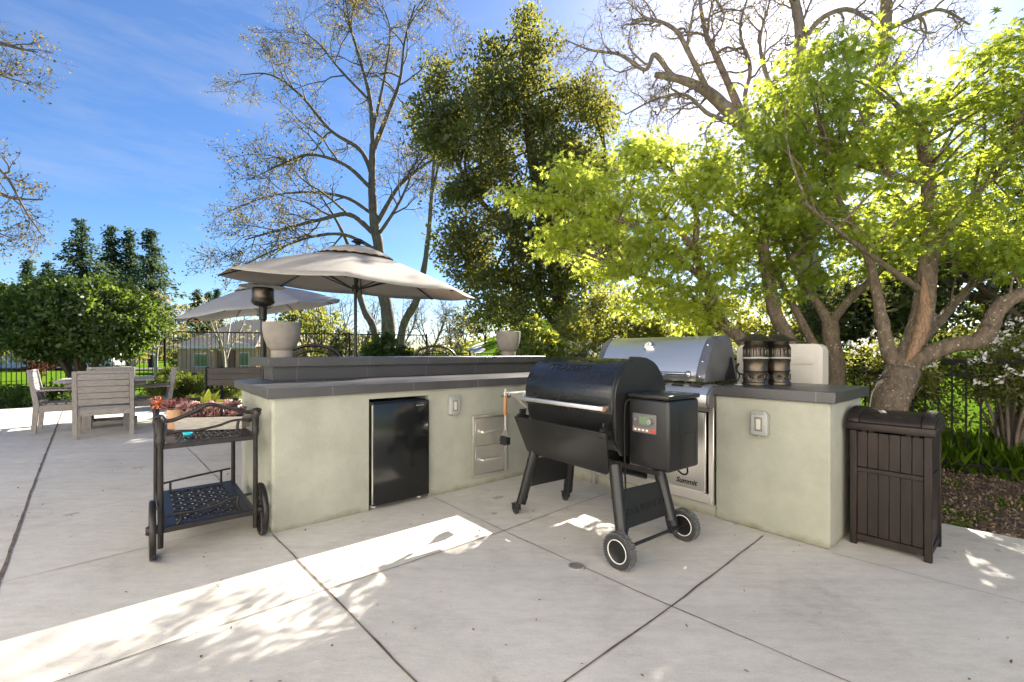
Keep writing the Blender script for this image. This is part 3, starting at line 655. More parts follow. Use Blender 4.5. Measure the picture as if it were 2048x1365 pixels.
mb = MB(); mb.box(-0.504, 0.504, 0.40, 0.42, 0.156, 0.734); mb.box(-0.504, 0.504, 0.03, 0.40, 0.156, 0.165); mb.box(-0.504, -0.49, 0.03, 0.4, 0.165, 0.734); mb.build("cabinet_interior", M_DARK, sg)
mb = MB(); mb.box(0.02, 0.478, -0.030, -0.013, 0.165, 0.728, 0.004, 2); dr_ = mb.build("door", M_STEEL, sg)
mb = MB(); mb.box(0.478, 0.492, -0.034, -0.013, 0.163, 0.73, 0.003, 1); mb.box(0.02, 0.478, -0.0335, -0.029, 0.160, 0.169); mb.build("door_edge", M_STEEL, dr_)
mb = MB(); mb.box(0.035, 0.06, -0.075, -0.05, 0.36, 0.66, 0.006, 2)
for zz in (0.39, 0.63): mb.box(0.04, 0.055, -0.052, -0.029, zz - 0.01, zz + 0.01)
mb.build("handle", M_CHROME, dr_)
tm = text_mesh("Summit", 0.052, 0.0015, 0.0012, 0.25); o = link("lettering", tm, M_DARK, dr_)
o.matrix_local = Matrix.Translation((0.345, -0.0315, 0.218)) @ Matrix.Rotation(R(90), 4, 'X')
mb = MB()
for zz in (0.11, 0.135): mb.ball((0.523, -0.022, zz), 0.006, seg=10)
mb.build("bolts", M_CHROME, sg)
bx = thing("storage_carton", "green printed carton standing inside the open grill cabinet", "carton", K(0.24, -1.02, 0.166), KA - R(90))
mb = MB(); mb.box(-0.13, 0.1, -0.1, 0.1, 0, 0.24, 0.004, 1); mb.build("carton_body", mat("green_print", (0.07, 0.16, 0.05), 0.6, c2=(0.03, 0.05, 0.03), scale=9), bx)
mb = MB(); mb.box(-0.134, -0.05, -0.1035, -0.101, 0.03, 0.09); mb.build("side_print", mat("yellow_print", (0.5, 0.38, 0.03), 0.6), bx)
# ------------------------------------------------------------------ pellet grill
tg = thing("pellet_grill", "black barrel-shaped pellet smoker with side hopper and folded-down front shelf", "pellet grill", (0.515, 2.93, 0), math.atan2(-0.8, 0.6))
def arch(yc, zc, r, z0, n=18):
    return [(yc - r, z0)] + [(yc - r * math.cos(math.pi * k / n), zc + r * math.sin(math.pi * k / n)) for k in range(n + 1)] + [(yc + r, z0)]
BY, BZ, BR = 0.11, 0.878, 0.24
mb = MB()
low = [(BY - 0.225 * math.cos(math.pi * k / 14), 0.79 - 0.27 * math.sin(math.pi * k / 14)) for k in range(15)]
mb.prism(low, 'x', -0.515, 0.298); mb.build("barrel_body", M_POWDER, tg)
mb = MB(); mb.prism(arch(BY, BZ, BR, 0.785), 'x', -0.52, 0.296, 0.006, 2); lid = mb.build("lid", M_LID, tg)
mb = MB()   # right end ring and plate
ring = arch(BY, BZ, BR + 0.008, 0.64); mb.prism(ring + [(BY + 0.18, 0.54), (BY - 0.18, 0.54)], 'x', 0.30, 0.326, 0.004, 2)
mb.build("end_plate", M_PLATE, tg)
mb = MB(); mb.tube([(0.298, y, z) for y, z in arch(BY, BZ, BR + 0.004, 0.80)], 0.007, 8); mb.build("lid_flange", M_PLATE, lid)
mb = MB(); mb.box(-0.50, 0.285, -0.205, -0.180, 0.812, 0.838, 0.005, 2)
for sx in (-0.47, 0.26): mb.box(sx - 0.014, sx + 0.014, -0.182, -0.128, 0.813, 0.837, 0.003, 1)
h_ = mb.build("handle", M_STEELH, lid)
mb = MB(); mb.box(0.2852, 0.292, -0.207, -0.178, 0.810, 0.840, 0.003, 1); mb.build("handle_end", M_OAK, h_)
for sx in (-0.30, 0.20):
    mb = MB(); mb.box(sx - 0.035, sx + 0.035, BY + 0.075, BY + 0.115, BZ + BR - 0.024, BZ + BR + 0.010, 0.006, 2); mb.build("lid_hinge", M_PLATE, lid)
def wrap(me, cx, th0, r):
    """lay flat lettering round the barrel, th0 = angle from the front horizontal"""
    for v in me.vertices:
        th = th0 + v.co.y / r; rr = r + 0.0004 + v.co.z
        v.co = (cx + v.co.x, BY - rr * math.cos(th), BZ + rr * math.sin(th))
lt = text_mesh("TRAEGER", 0.082, 0.0022, 0.001)
for v in lt.vertices: v.co.x *= 1.12
wrap(lt, -0.13, R(47), BR); link("embossed_lettering", lt, M_POWDER, lid)
mb = MB()   # mountain ridge emblem above the lettering
for pk in ([(-0.13, 0), (-0.085, 0.03), (-0.055, 0.012), (-0.02, 0.045), (0.02, 0.008), (0.05, 0.034), (0.09, 0.006), (0.13, 0)], [(-0.055, 0.012), (-0.045, 0.0)], [(0.05, 0.034), (0.062, 0.016), (0.054, 0.004)], [(-0.02, 0.045), (-0.008, 0.022), (-0.02, 0.01)]):
    mb.tube([Vector((-0.12 + x, BY - (BR + 0.0008) * math.cos(R(66) + y / BR), BZ + (BR + 0.0008) * math.sin(R(66) + y / BR))) for x, y in pk], 0.0028, 6)
mb.build("mountain_emblem", M_POWDER, lid)
# front shelf folded down
mb = MB()
sh = [(-0.53, 0.695), (0.335, 0.695), (0.305, 0.45), (0.285, 0.432), (-0.43, 0.432), (-0.455, 0.45)]
ps = [(x, (z - 0.695)) for x, z in sh]
M = Matrix.Translation((0, -0.225, 0.695)) @ Matrix.Rotation(R(14), 4, 'X')
mb.prism(ps, 'y', -0.006, 0.006, 0.004, 2, M=M); mb.build("front_shelf", M_PLATE, tg)
for sx in (-0.50, 0.29): mb = MB(); mb.box(sx - 0.012, sx + 0.012, -0.225, -0.115, 0.655, 0.70, 0.003, 1); mb.cyl((sx - 0.018, -0.2, 0.70), (sx + 0.018, -0.2, 0.70), 0.014, n=10); mb.box(sx - 0.02, sx - 0.008, -0.19, -0.13, 0.70, 0.745, 0.003, 1); mb.build("shelf_bracket", M_PLATE, tg)
# hopper with controller
mb = MB(); mb.box(0.35, 0.62, -0.05, 0.25, 0.497, 0.892, 0.018, 3); hop = mb.build("hopper", M_POWDER, tg)
mb = MB(); mb.box(0.345, 0.625, -0.056, 0.255, 0.893, 0.918, 0.008, 2); mb.build("hopper_lid", M_PLATE, hop)
mb = MB(); mb.box(0.327, 0.35, 0.0, 0.22, 0.55, 0.86); mb.build("hopper_mount", M_PLATE, tg)
mb = MB(); mb.box(0.385, 0.545, -0.0565, -0.051, 0.697, 0.806, 0.004, 2); cp_ = mb.build("controller", mat("controller_grey", (0.10, 0.095, 0.09), 0.45), hop)
mb = MB(); mb.box(0.434, 0.496, -0.0585, -0.0566, 0.743, 0.79, 0.001, 1); mb.build("screen", M_LCD, cp_)
mb = MB(); mb.cyl((0.515, -0.083, 0.768), (0.515, -0.0566, 0.768), 0.0155, 0.017, 24); mb.build("dial", M_CHROME, cp_)
mb = MB(); mb.cyl((0.412, -0.066, 0.772), (0.412, -0.0566, 0.772), 0.0085, n=16); mb.build("power_knob", M_CHROME, cp_)
mb = MB(); mb.box(0.387, 0.543, -0.0576, -0.0566, 0.701, 0.727); mb.build("button_strip", mat("strip_brown", (0.17, 0.12, 0.11), 0.5), cp_)
for i in range(4):
    mb = MB(); mb.box(0.40 + i * 0.026, 0.414 + i * 0.026, -0.0592, -0.0577, 0.709, 0.718, 0.001, 1); mb.build("button", M_WHITE, cp_)
mb = MB(); mb.box(0.508, 0.538, -0.0592, -0.0577, 0.705, 0.722, 0.001, 1); mb.build("button", M_RED, cp_)
mb = MB()
for x0, x1, z0, z1 in ((0.06, 0.062, 0.505, 0.70), (0.205, 0.207, 0.52, 0.70), (0.06, 0.207, 0.699, 0.701)):
    mb.box(0.6205, 0.6215, x0, x1, z0, z1)
mb.build("door_seam", M_DARK, hop)
mb = MB(); mb.tube(catmull([(0.60, 0.06, 0.50), (0.61, 0.10, 0.47), (0.60, 0.16, 0.465), (0.58, 0.19, 0.50)], 6), 0.005, 8); mb.build("handle", M_IRON, hop)
mb = MB(); mb.tube(catmull([(0.37, -0.058, 0.885), (0.345, -0.07, 0.85), (0.338, -0.072, 0.70), (0.345, -0.075, 0.50), (0.352, -0.078, 0.33), (0.349, -0.078, 0.20), (0.356, -0.078, 0.15)], 8), 0.0055, 8)
mb.box(0.345, 0.368, -0.09, -0.066, 0.11, 0.152, 0.005, 2); mb.box(0.351, 0.354, -0.08, -0.077, 0.09, 0.11); mb.box(0.359, 0.362, -0.08, -0.077, 0.09, 0.11)
mb.build("power_cord", M_IRON, tg)
# legs, panels, wheels
for t0, t1 in (((-0.395, -0.13, 0.50), (-0.462, -0.215, 0.085)), ((0.325, -0.14, 0.50), (0.447, -0.215, 0.075)), ((-0.38, 0.215, 0.56), (-0.46, 0.24, 0.085)), ((0.325, 0.225, 0.56), (0.455, 0.255, 0.06))):
    a_, b_ = Vector(t0), Vector(t1)
    mb = MB(); mb.tube([a_, a_.lerp(b_, 0.85), a_.lerp(b_, 0.855), b_], [0.038, 0.034, 0.036, 0.035], 20); mb.build("leg", M_POWDER, tg)
def side_panel(sg_, x_top, x_bot, z1, z0, txt):
    mb = MB(); mb.prism([(-0.17, z0 + 0.005), (0.225, z0), (0.205, z1 - 0.01), (-0.155, z1)], 'x', -0.006, 0.006, 0.003, 1)
    me_ang = math.atan2(x_bot - x_top, z1 - z0)
    o = mb.build("leg_panel", M_POWDER, tg)
    o.matrix_local = Matrix.Translation((x_top, 0, z1)) @ Matrix.Rotation(-me_ang, 4, 'Y') @ Matrix.Translation((0, 0, -z1))
    if txt:
        tm = text_mesh(txt, 0.062, 0.002, 0.001)
        q = link("embossed_lettering", tm, M_POWDER, o)
        q.matrix_local = Matrix.Translation((0.0065, 0.03, z0 + 0.085)) @ Matrix.Rotation(R(90), 4, 'Z') @ Matrix.Rotation(R(90), 4, 'X')
side_panel(1, 0.375, 0.43, 0.37, 0.155, "IRONWOOD")
side_panel(-1, -0.415, -0.45, 0.40, 0.185, None)
mb = MB(); mb.box(-0.44, 0.40, 0.17, 0.18, 0.40, 0.43); mb.build("cross_brace", M_POWDER, tg)
def wheel(c, side):
    """disc wheel, axle along local y, tread blocks round it"""
    w = MB(); prof = [(0.058, -0.020), (0.082, -0.025), (0.092, -0.020), (0.094, -0.008), (0.094, 0.008), (0.092, 0.020), (0.082, 0.025), (0.058, 0.020)]
    Mx = Matrix.Translation(c) @ Matrix.Rotation(R(-90 if side < 0 else 90), 4, 'X')
    if side < 0: Mx = Matrix.Translation(c) @ Matrix.Rotation(R(90), 4, 'X')
    o = MB(); o.lathe([(0, -0.012), (0.058, -0.012), (0.058, 0.012), (0, 0.012)], 40, Mx); root = o.build("wheel", M_PLATE, tg)
    w.lathe(prof, 48, Mx); w.build("tyre", M_RUBBER, root)
    w = MB()
    for k in range(40):
        a = 2 * math.pi * k / 40
        for s in (-1, 1):
            q = Mx @ Matrix.Rotation(a + (0.5 if s > 0 else 0) * 2 * math.pi / 40, 4, 'Z') @ Matrix.Translation((0.0945, 0, s * 0.011)) @ Matrix.Rotation(R(28 * s), 4, 'X')
            w.box(-0.004, 0.0035, -0.0042, 0.0042, -0.0125, 0.0125, 0.0, 1, q)
    w.build("tread", M_TREAD, root)
    w = MB(); w.lathe([(0.058, 0.0215), (0.0605, 0.0245), (0.063, 0.0235), (0.063, 0.021)], 48, Mx); w.lathe([(0.058, -0.0215), (0.0605, -0.0245), (0.063, -0.0235), (0.063, -0.021)], 48, Mx); w.build("rim_stripe", M_WHITE, root)
    w = MB(); w.lathe([(0, 0.016), (0.05, 0.016), (0.057, 0.0205), (0.057, -0.0205), (0.05, -0.016), (0, -0.016)], 40, Mx); w.build("hub_cap", M_PLATE, root)
wheel((0.478, -0.285, 0.095), -1); wheel((0.478, 0.322, 0.095), -1)
mb = MB(); mb.cyl((0.478, -0.27, 0.095), (0.478, 0.31, 0.095), 0.01, n=10); mb.build("axle", M_PLATE, tg)
for c in ((-0.475, -0.235), (-0.475, 0.25)):
    mb = MB(); mb.cyl((c[0], c[1], 0.06), (c[0], c[1], 0.088), 0.02, n=14); mb.box(c[0] - 0.045, c[0] + 0.012, c[1] - 0.02, c[1] - 0.014, 0.03, 0.07, 0.002, 1); mb.box(c[0] - 0.045, c[0] + 0.012, c[1] + 0.014, c[1] + 0.02, 0.03, 0.07, 0.002, 1); mb.box(c[0] - 0.06, c[0] + 0.0, c[1] - 0.016, c[1] + 0.016, 0.062, 0.072, 0.003, 1)
    q = mb.build("caster", M_PLATE, tg)
    mb = MB(); mb.lathe([(0, -0.012), (0.026, -0.012), (0.03, -0.008), (0.03, 0.008), (0.026, 0.012), (0, 0.012)], 24, Matrix.Translation((c[0] - 0.022, c[1], 0.031)) @ Matrix.Rotation(R(90), 4, 'X')); mb.build("tyre", M_RUBBER, q)
mb = MB(); mb.box(-0.79, -0.535, -0.13, 0.24, 0.838, 0.846, 0.003, 1); mb.box(-0.79, -0.535, -0.136, -0.13, 0.812, 0.846, 0.001, 1); mb.beam((-0.72, -0.10, 0.835), (-0.53, -0.10, 0.745), 0.012, 0.02); mb.beam((-0.72, 0.2, 0.835), (-0.53, 0.2, 0.745), 0.012, 0.02); mb.build("side_shelf", M_STEEL, tg)
for k in range(3):
    mb = MB(); x = -0.775 + k * 0.04; mb.tube(catmull([(x, -0.137, 0.835), (x, -0.142, 0.82), (x, -0.155, 0.812), (x, -0.164, 0.822)], 4), 0.003, 6); mb.build("hook", M_IRON, tg)
# brush on its hook
W = Matrix.Translation((0.515, 2.93, 0)) @ Matrix.Rotation(math.atan2(-0.8, 0.6), 4, 'Z')
bp_ = W @ Vector((-0.735, -0.158, 0.45))
br = thing("grill_brush", "wooden-handled grill brush hanging from a hook on the smoker's side shelf", "brush", bp_, math.atan2(-0.8, 0.6))
mb = MB(); mb.tube([(0, 0, 0.225), (0, 0, 0.235), (0, 0, 0.30), (0, 0, 0.365), (0, 0, 0.372)], [0.012, 0.0155, 0.0145, 0.0155, 0.012], 14); mb.build("handle", M_OAK, br)
mb = MB(); mb.tube(catmull([(-0.004, 0, 0.365), (-0.01, 0, 0.39), (-0.006, 0, 0.372 + 0.05), (0.006, 0, 0.372 + 0.05), (0.01, 0, 0.39), (0.004, 0, 0.365)], 5), 0.0018, 6); mb.build("hanging_loop", M_STEEL, br)
mb = MB(); mb.cyl((0, 0, 0.10), (0, 0, 0.23), 0.004, n=8); mb.prism([(-0.008, 0.115), (0.008, 0.115), (0.035, 0.075), (0.035, 0.06), (-0.035, 0.06), (-0.035, 0.075)], 'y', -0.004, 0.004); mb.build("shaft", M_STEEL, br)
mb = MB(); mb.box(-0.04, 0.04, -0.012, 0.022, 0.0, 0.062, 0.005, 2); mb.build("brush_head", M_IRON, br)
mb = MB(); rb = random.Random(5)
for i in range(9):
    for j in range(7):
        p = Vector((-0.036 + i * 0.009, -0.012, 0.004 + j * 0.009)); mb.cyl(p, p + Vector((rb.uniform(-.004, .004), -0.022, rb.uniform(-.005, .005))), 0.0028, 0.002, 5)
mb.build("bristles", M_RUBBER, br)

# ------------------------------------------------------------------ serving cart
ct = thing("serving_cart", "dark bronze cast metal serving cart with two lattice shelves and big spoked wheels", "cart", K(-2.435 - 0.335, -0.0), KA)
# local: x across (0.49), y along away from camera (0.86)
X0, X1, Y0, Y1 = -0.222, 0.245, 0.015, 0.87
for (x, y) in ((X0, Y0), (X1, Y0), (X0, Y1), (X1, Y1)):
    s = 1 if x > 0 else -1
    mb = MB(); zb = 0.06 if y == Y0 else 0.045
    mb.tube([(x, y, zb), (x, y, 0.10), (x, y, 0.62), (x, y, 0.645), (x, y, 0.665), (x, y, 0.685), (x, y, 0.72), (x, y, 0.755), (x + s * 0.006, y - 0.004, 0.775), (x + s * 0.014, y - 0.01, 0.79)],
            [0.014, 0.0145, 0.0135, 0.018, 0.022, 0.017, 0.019, 0.021, 0.024, 0.02], 14)
    p_ = mb.build("post", M_BRONZE, ct)
    mb = MB(); mb.tube(catmull([(x + s * 0.03, y, 0.787), (x + s * 0.012, y, 0.797), (x - s * 0.012, y, 0.791), (x - s * 0.022, y, 0.775)], 4), [0.012] * 13, 10); mb.build("scroll_cap", M_BRONZE, p_)
def lattice(z, nm):
    mb = MB(); t = 0.028
    mb.box(X0, X1, Y0 - 0.004, Y0 + t, z - 0.03, z, 0.003, 1); mb.box(X0, X1, Y1 - t, Y1 + 0.004, z - 0.03, z, 0.003, 1)
    mb.box(X0 - 0.004, X0 + t, Y0 + t + 0.001, Y1 - t - 0.001, z - 0.03, z, 0.003, 1); mb.box(X1 - t, X1 + 0.004, Y0 + t + 0.001, Y1 - t - 0.001, z - 0.03, z, 0.003, 1)
    mb.box(X0 + t, X0 + 0.075, Y0 + t + 0.001, Y1 - t - 0.001, z - 0.012, z - 0.001); mb.box(X1 - 0.075, X1 - t, Y0 + t + 0.001, Y1 - t - 0.001, z - 0.012, z - 0.001)
    mb.box(X0 + 0.0755, X1 - 0.0755, Y0 + t + 0.001, Y0 + 0.06, z - 0.012, z - 0.001); mb.box(X0 + 0.0755, X1 - 0.0755, Y1 - 0.06, Y1 - t - 0.001, z - 0.012, z - 0.001)
    sh_ = mb.build(nm, M_BRONZE, ct)
    mb = MB(); ax0, ax1, ay0, ay1 = X0 + 0.074, X1 - 0.074, Y0 + 0.058, Y1 - 0.058; st = 0.058
    def clip(x, y, dx, dy):
        t0, t1 = -9, 9
        for p, d, lo, hi in ((x, dx, ax0, ax1), (y, dy, ay0, ay1)):
            a, b = (lo - p) / d, (hi - p) / d
            t0, t1 = max(t0, min(a, b)), min(t1, max(a, b))
        return t0, t1
    for sgn in (1, -1):
        k = -40
        for k in range(-40, 41):
            x, y = ax0 + k * st, ay0
            dx, dy = 0.707, 0.707 * sgn
            if sgn < 0: y = ay1
            t0, t1 = clip(x, y, dx, dy)
            if t1 - t0 < 0.03: continue
            n = max(2, int((t1 - t0) / (st * 0.7071 / 1.0)) + 1); pts = []
            for i in range(n * 3 + 1):
                tt = t0 + (t1 - t0) * i / (n * 3)
                pts.append(Vector((x + dx * tt, y + dy * tt, z - 0.008 + 0.0045 * math.sin(2 * math.pi * tt / (st * 1.414) * 1.0 + (0 if sgn > 0 else math.pi) + k * math.pi))))
            for a, b in zip(pts, pts[1:]): mb.beam(a, b, 0.021, 0.0035)
    mb.build("lattice", M_BRONZE, sh_)
    return sh_
lattice(0.17, "lower_shelf"); lattice(0.64, "upper_shelf")
mb = MB()
def crv(pts, r=0.0115, k=8): mb.tube(catmull(pts, k), r, 10)
crv([(X0 + 0.01, Y0, 0.772), (X0 + 0.06, Y0, 0.772), (X0 + 0.16, Y0, 0.815), (0.0, Y0 - 0.004, 0.848), (X1 - 0.16, Y0, 0.825), (X1 - 0.06, Y0, 0.79), (X1 - 0.01, Y0, 0.782)]); mb.build("top_rail", M_BRONZE, ct)
mb = MB(); crv([(X0 + 0.01, Y1, 0.772), (X0 + 0.16, Y1, 0.80), (0.0, Y1, 0.81), (X1 - 0.16, Y1, 0.80), (X1 - 0.01, Y1, 0.782)]); mb.build("top_rail", M_BRONZE, ct)
for x in (X0, X1):
    mb = MB(); crv([(x, Y0 + 0.01, 0.785), (x, Y0 + 0.07, 0.745), (x, Y0 + 0.2, 0.705), (x, (Y0 + Y1) / 2, 0.695), (x, Y1 - 0.2, 0.705), (x, Y1 - 0.07, 0.745), (x, Y1 - 0.01, 0.785)], 0.012); mb.build("side_rail", M_BRONZE, ct)
for z in (0.17, 0.64):
    mb = MB()
    crv([(X0 + 0.03, Y0 + 0.03, z + 0.05), (X0 + 0.08, Y0 + 0.015, z + 0.063), (X0 + 0.17, Y0 + 0.012, z + 0.06), (0.05, Y0 + 0.012, z + 0.075), (X1 - 0.12, Y0 + 0.012, z + 0.098), (X1 - 0.02, Y0 + 0.012, z + 0.10)], 0.0075, 5)
    crv([(X0 + 0.085, Y0 + 0.015, z + 0.062), (X0 + 0.095, Y0 + 0.015, z + 0.035), (X0 + 0.075, Y0 + 0.012, z)], 0.008, 5); crv([(X1 - 0.09, Y0 + 0.012, z + 0.1), (X1 - 0.095, Y0 + 0.012, z + 0.05), (X1 - 0.075, Y0 + 0.012, z)], 0.0085, 5)
    mb.build("shelf_guard", M_BRONZE, ct)
    mb = MB()
    crv([(X0 + 0.03, Y1 - 0.01, z + 0.055), (0, Y1 - 0.01, z + 0.075), (X1 - 0.02, Y1 - 0.01, z + 0.095)], 0.0075, 5); crv([(X0 + 0.08, Y1 - 0.01, z + 0.06), (X0 + 0.08, Y1 - 0.012, z)], 0.008, 3); crv([(X1 - 0.08, Y1 - 0.01, z + 0.09), (X1 - 0.08, Y1 - 0.012, z)], 0.008, 3); mb.build("shelf_guard", M_BRONZE, ct)
def cartwheel(x, y):
    Mx = Matrix.Translation((x, y, 0.163)) @ Matrix.Rotation(R(90), 4, 'Y')
    mb = MB(); mb.lathe([(0.140, -0.012), (0.146, -0.015), (0.158, -0.014), (0.163, -0.007), (0.163, 0.007), (0.158, 0.014), (0.146, 0.015), (0.140, 0.012), (0.140, -0.012)], 48, Mx)
    w_ = mb.build("wheel", M_BRONZE, ct)
    mb = MB(); mb.lathe([(0, -0.03), (0.02, -0.03), (0.026, -0.02), (0.026, 0.02), (0.02, 0.03), (0, 0.03)], 20, Mx); mb.build("hub", M_BRONZE, w_)
    for k in range(6):
        a = math.pi * 2 * k / 6 + 0.2; d = Vector((0, math.sin(a), math.cos(a))); c = Vector((x, y, 0.163))
        mb = MB(); mb.tube([c + d * 0.02, c + d * 0.08, c + d * 0.142], [0.009, 0.007, 0.009], 8); mb.build("spoke", M_BRONZE, w_)
cartwheel(X0 - 0.035, Y0 + 0.02); cartwheel(X1 + 0.036, Y0 + 0.02)
mb = MB(); mb.cyl((X0 - 0.05, Y0 + 0.02, 0.163), (X1 + 0.05, Y0 + 0.02, 0.163), 0.009, n=10); mb.build("axle", M_BRONZE, ct)

# plants on the cart
def rosette(bm_pts, c, r, n=26, rng=None):
    o, d, t = [], [], []
    for k in range(n):
        f = k / n; a = k * 2.39996; el = 1.35 - 1.15 * f
        v = Vector((math.cos(a) * math.cos(el), math.sin(a) * math.cos(el), math.sin(el)))
        o.append(Vector(c) + v * r * 0.12); d.append(v); t.append(0.9 - 0.7 * f if n > 14 else 0.5)
    return o, d, t
def rosette_mesh(name, items, m, parent, rng):
    for c, r in items:
        o, d, t = rosette(None, c, r)
        me = leaf_mesh([tuple(p) for p in o], r, 'oval', rng, tone=np.array(t), up=0.5, out=np.array([tuple(v * 6) for v in d]), jit=0.15)
        q = link(name, me, m, parent)
        mod = q.modifiers.new("thickness", 'SOLIDIFY'); mod.thickness = r * 0.12
rs = np.random.default_rng(21); r2 = random.Random(21)
pc = K(-2.435 - 0.262, 0.45, 0.642)
pl = thing("succulent_planter", "rectangular whitewashed wooden planter full of pink rosette succulents on the cart", "planter", pc, R(12))
mb = MB(); mb.box(-0.2, 0.2, -0.072, -0.062, 0, 0.085, 0.002, 1); mb.box(-0.2, 0.2, 0.062, 0.072, 0, 0.085, 0.002, 1); mb.box(-0.2, -0.19, -0.0615, 0.0615, 0, 0.085, 0.002, 1); mb.box(0.19, 0.2, -0.0615, 0.0615, 0, 0.085, 0.002, 1); mb.box(-0.19, 0.19, -0.062, 0.062, 0.0, 0.012)
mb.build("planter_box", M_WWASH, pl)
mb = MB(); mb.box(-0.189, 0.189, -0.061, 0.061, 0.06, 0.078, 0.004, 1); mb.build("soil", M_SOIL, pl)
it = [((r2.uniform(-0.18, 0.19), r2.uniform(-0.06, 0.06), 0.085 + r2.uniform(0, 0.075)), r2.uniform(0.02, 0.038)) for _ in range(52)]
rosette_mesh("succulent_rosette", it, M_SUCC, pl, rs)
mb = MB()
for c, r in it: mb.tube(catmull([(c[0] * 0.9, c[1] * 0.8, 0.075), (c[0] * 0.95 + 0.01, c[1], (0.075 + c[2]) / 2), c], 4), 0.005, 6)
mb.build("stems", M_SUCC, pl)
tp = K(-2.435 - 0.455, 0.62, 0.642)
po = thing("terracotta_pot", "small pale terracotta pot with dark red succulents at the cart's far left", "plant pot", tp)
mb = MB(); mb.lathe([(0, 0), (0.048, 0), (0.050, 0.07), (0.0515, 0.07), (0.0535, 0.128), (0.047, 0.128), (0.046, 0.11), (0, 0.11)], 28); mb.build("pot", M_TERRA, po)
rosette_mesh("succulent_rosette", [((r2.uniform(-0.045, 0.06), r2.uniform(-0.04, 0.04), 0.125 + r2.uniform(0, 0.05)), r2.uniform(0.03, 0.045)) for _ in range(9)], M_SUCC2, po, rs)
mb = MB(); st_ = catmull([(-0.02, -0.02, 0.12), (-0.06, -0.03, 0.15), (-0.10, -0.03, 0.175)], 5); mb.tube(st_, 0.004, 6); mb.build("flower_stem", M_SUCC, po)
pts = np.array([(-0.105, -0.03, 0.18)]) + rs.normal(size=(60, 3)) * 0.014
link("flower", leaf_mesh(pts, 0.022, 'oval', rs, up=0.2), M_CORAL, po)
kp = K(-2.435 - 0.27, 0.64, 0.642)
kz = thing("lime_succulent", "bright lime-green leafy succulent in a small pot behind the whitewashed planter", "potted plant", kp)
mb = MB(); mb.lathe([(0, 0), (0.04, 0), (0.05, 0.08), (0.044, 0.08), (0.043, 0.07), (0, 0.07)], 24); mb.build("pot", M_TERRA, kz)
pts = []; dd = []
for k in range(16):
    a = r2.uniform(0, 6.28); e = r2.uniform(0.3, 1.2); v = Vector((math.cos(a) * math.cos(e), math.sin(a) * math.cos(e), math.sin(e))); pts.append((0.0 + v.x * 0.03, v.y * 0.03, 0.08 + v.z * 0.05)); dd.append(tuple(v * 4))
q = link("leaves", leaf_mesh(pts, 0.125, 'oval', rs, up=0.5, out=np.array(dd), jit=0.3), M_KAL, kz)
gq = K(-2.435 - 0.425, 0.20, 0.642)
gs = thing("glass_stone", "small turquoise glass stone lying on the cart's upper shelf", "glass stone", gq)
mb = MB(); mb.ball((0, 0, 0.016), 0.03, (1.2, 0.8, 0.55), 16); mb.build("stone", mat("turquoise_glass", (0.01, 0.33, 0.42), 0.1, c2=(0.02, 0.45, 0.5), scale=30, coat=0.6), gs)

# ------------------------------------------------------------------ trash bin
tb = thing("trash_bin", "dark brown resin outdoor trash bin with plank sides and arched lid", "trash bin", K(0.405, -2.585), KA - R(90))
# local: x along the counter (width 0.34), -y to camera, depth 0.36
hx, hy = 0.184, 0.18
mb = MB()
for sx in (-1, 1):
    for sy in (-1, 1): mb.box(sx * hx - sx * 0.035, sx * hx, sy * hy - sy * 0.035, sy * hy, 0, 0.69, 0.004, 1)
mb.build("corner_posts", M_RESIN, tb)
def planks(mb, n, w, z0, z1, place):
    for i in range(n):
        x0 = -w / 2 + w * i / n; place(mb, x0 + 0.0008, x0 + w / n - 0.0008, z0, z1)
mb = MB()
planks(mb, 6, 2 * hx - 0.07, 0.07, 0.44, lambda m, a, b, z0, z1: m.box(a, b, -hy + 0.012, -hy + 0.025, z0, z1, 0.002, 1))
planks(mb, 6, 2 * hx - 0.07, 0.47, 0.68, lambda m, a, b, z0, z1: m.box(a, b, -hy + 0.012, -hy + 0.025, z0, z1, 0.002, 1))
mb.box(-hx + 0.035, hx - 0.035, -hy + 0.004, -hy + 0.024, 0.44, 0.468, 0.003, 1); mb.box(-hx + 0.035, hx - 0.035, -hy + 0.003, -hy + 0.024, 0.03, 0.068, 0.003, 1)
mb.build("front_panel", M_RESIN, tb)
for sx in (-1, 1):
    mb = MB()
    planks(mb, 5, 2 * hy - 0.07, 0.07, 0.44, lambda m, a, b, z0, z1: m.box(sx * (hx - 0.025), sx * (hx - 0.012), a, b, z0, z1, 0.002, 1))
    planks(mb, 5, 2 * hy - 0.07, 0.47, 0.68, lambda m, a, b, z0, z1: m.box(sx * (hx - 0.025), sx * (hx - 0.012), a, b, z0, z1, 0.002, 1))
    mb.box(sx * (hx - 0.024), sx * (hx - 0.005), -hy + 0.035, hy - 0.035, 0.44, 0.468, 0.003, 1); mb.box(sx * (hx - 0.024), sx * (hx - 0.005), -hy + 0.035, hy - 0.035, 0.03, 0.068, 0.003, 1)
    mb.build("side_panel", M_RESIN, tb)
mb = MB(); mb.box(-hx + 0.035, hx - 0.035, hy - 0.025, hy - 0.012, 0.03, 0.68); mb.box(-hx + 0.025, hx - 0.025, -hy + 0.026, hy - 0.026, 0.05, 0.06); mb.build("back_panel", M_RESIN, tb)
mb = MB(); mb.box(-hx - 0.016, hx + 0.016, -hy - 0.016, hy + 0.016, 0.692, 0.735, 0.006, 2); rim_ = mb.build("rim", M_RESIN, tb)
mb = MB()
for sx in (-0.10, 0.10): 
    for q in (-0.012, 0.022): mb.ball((sx + q, -hy - 0.006, 0.688), 0.012, (1.2, 0.7, 0.5), 10)
mb.build("latch", M_DARK, rim_)
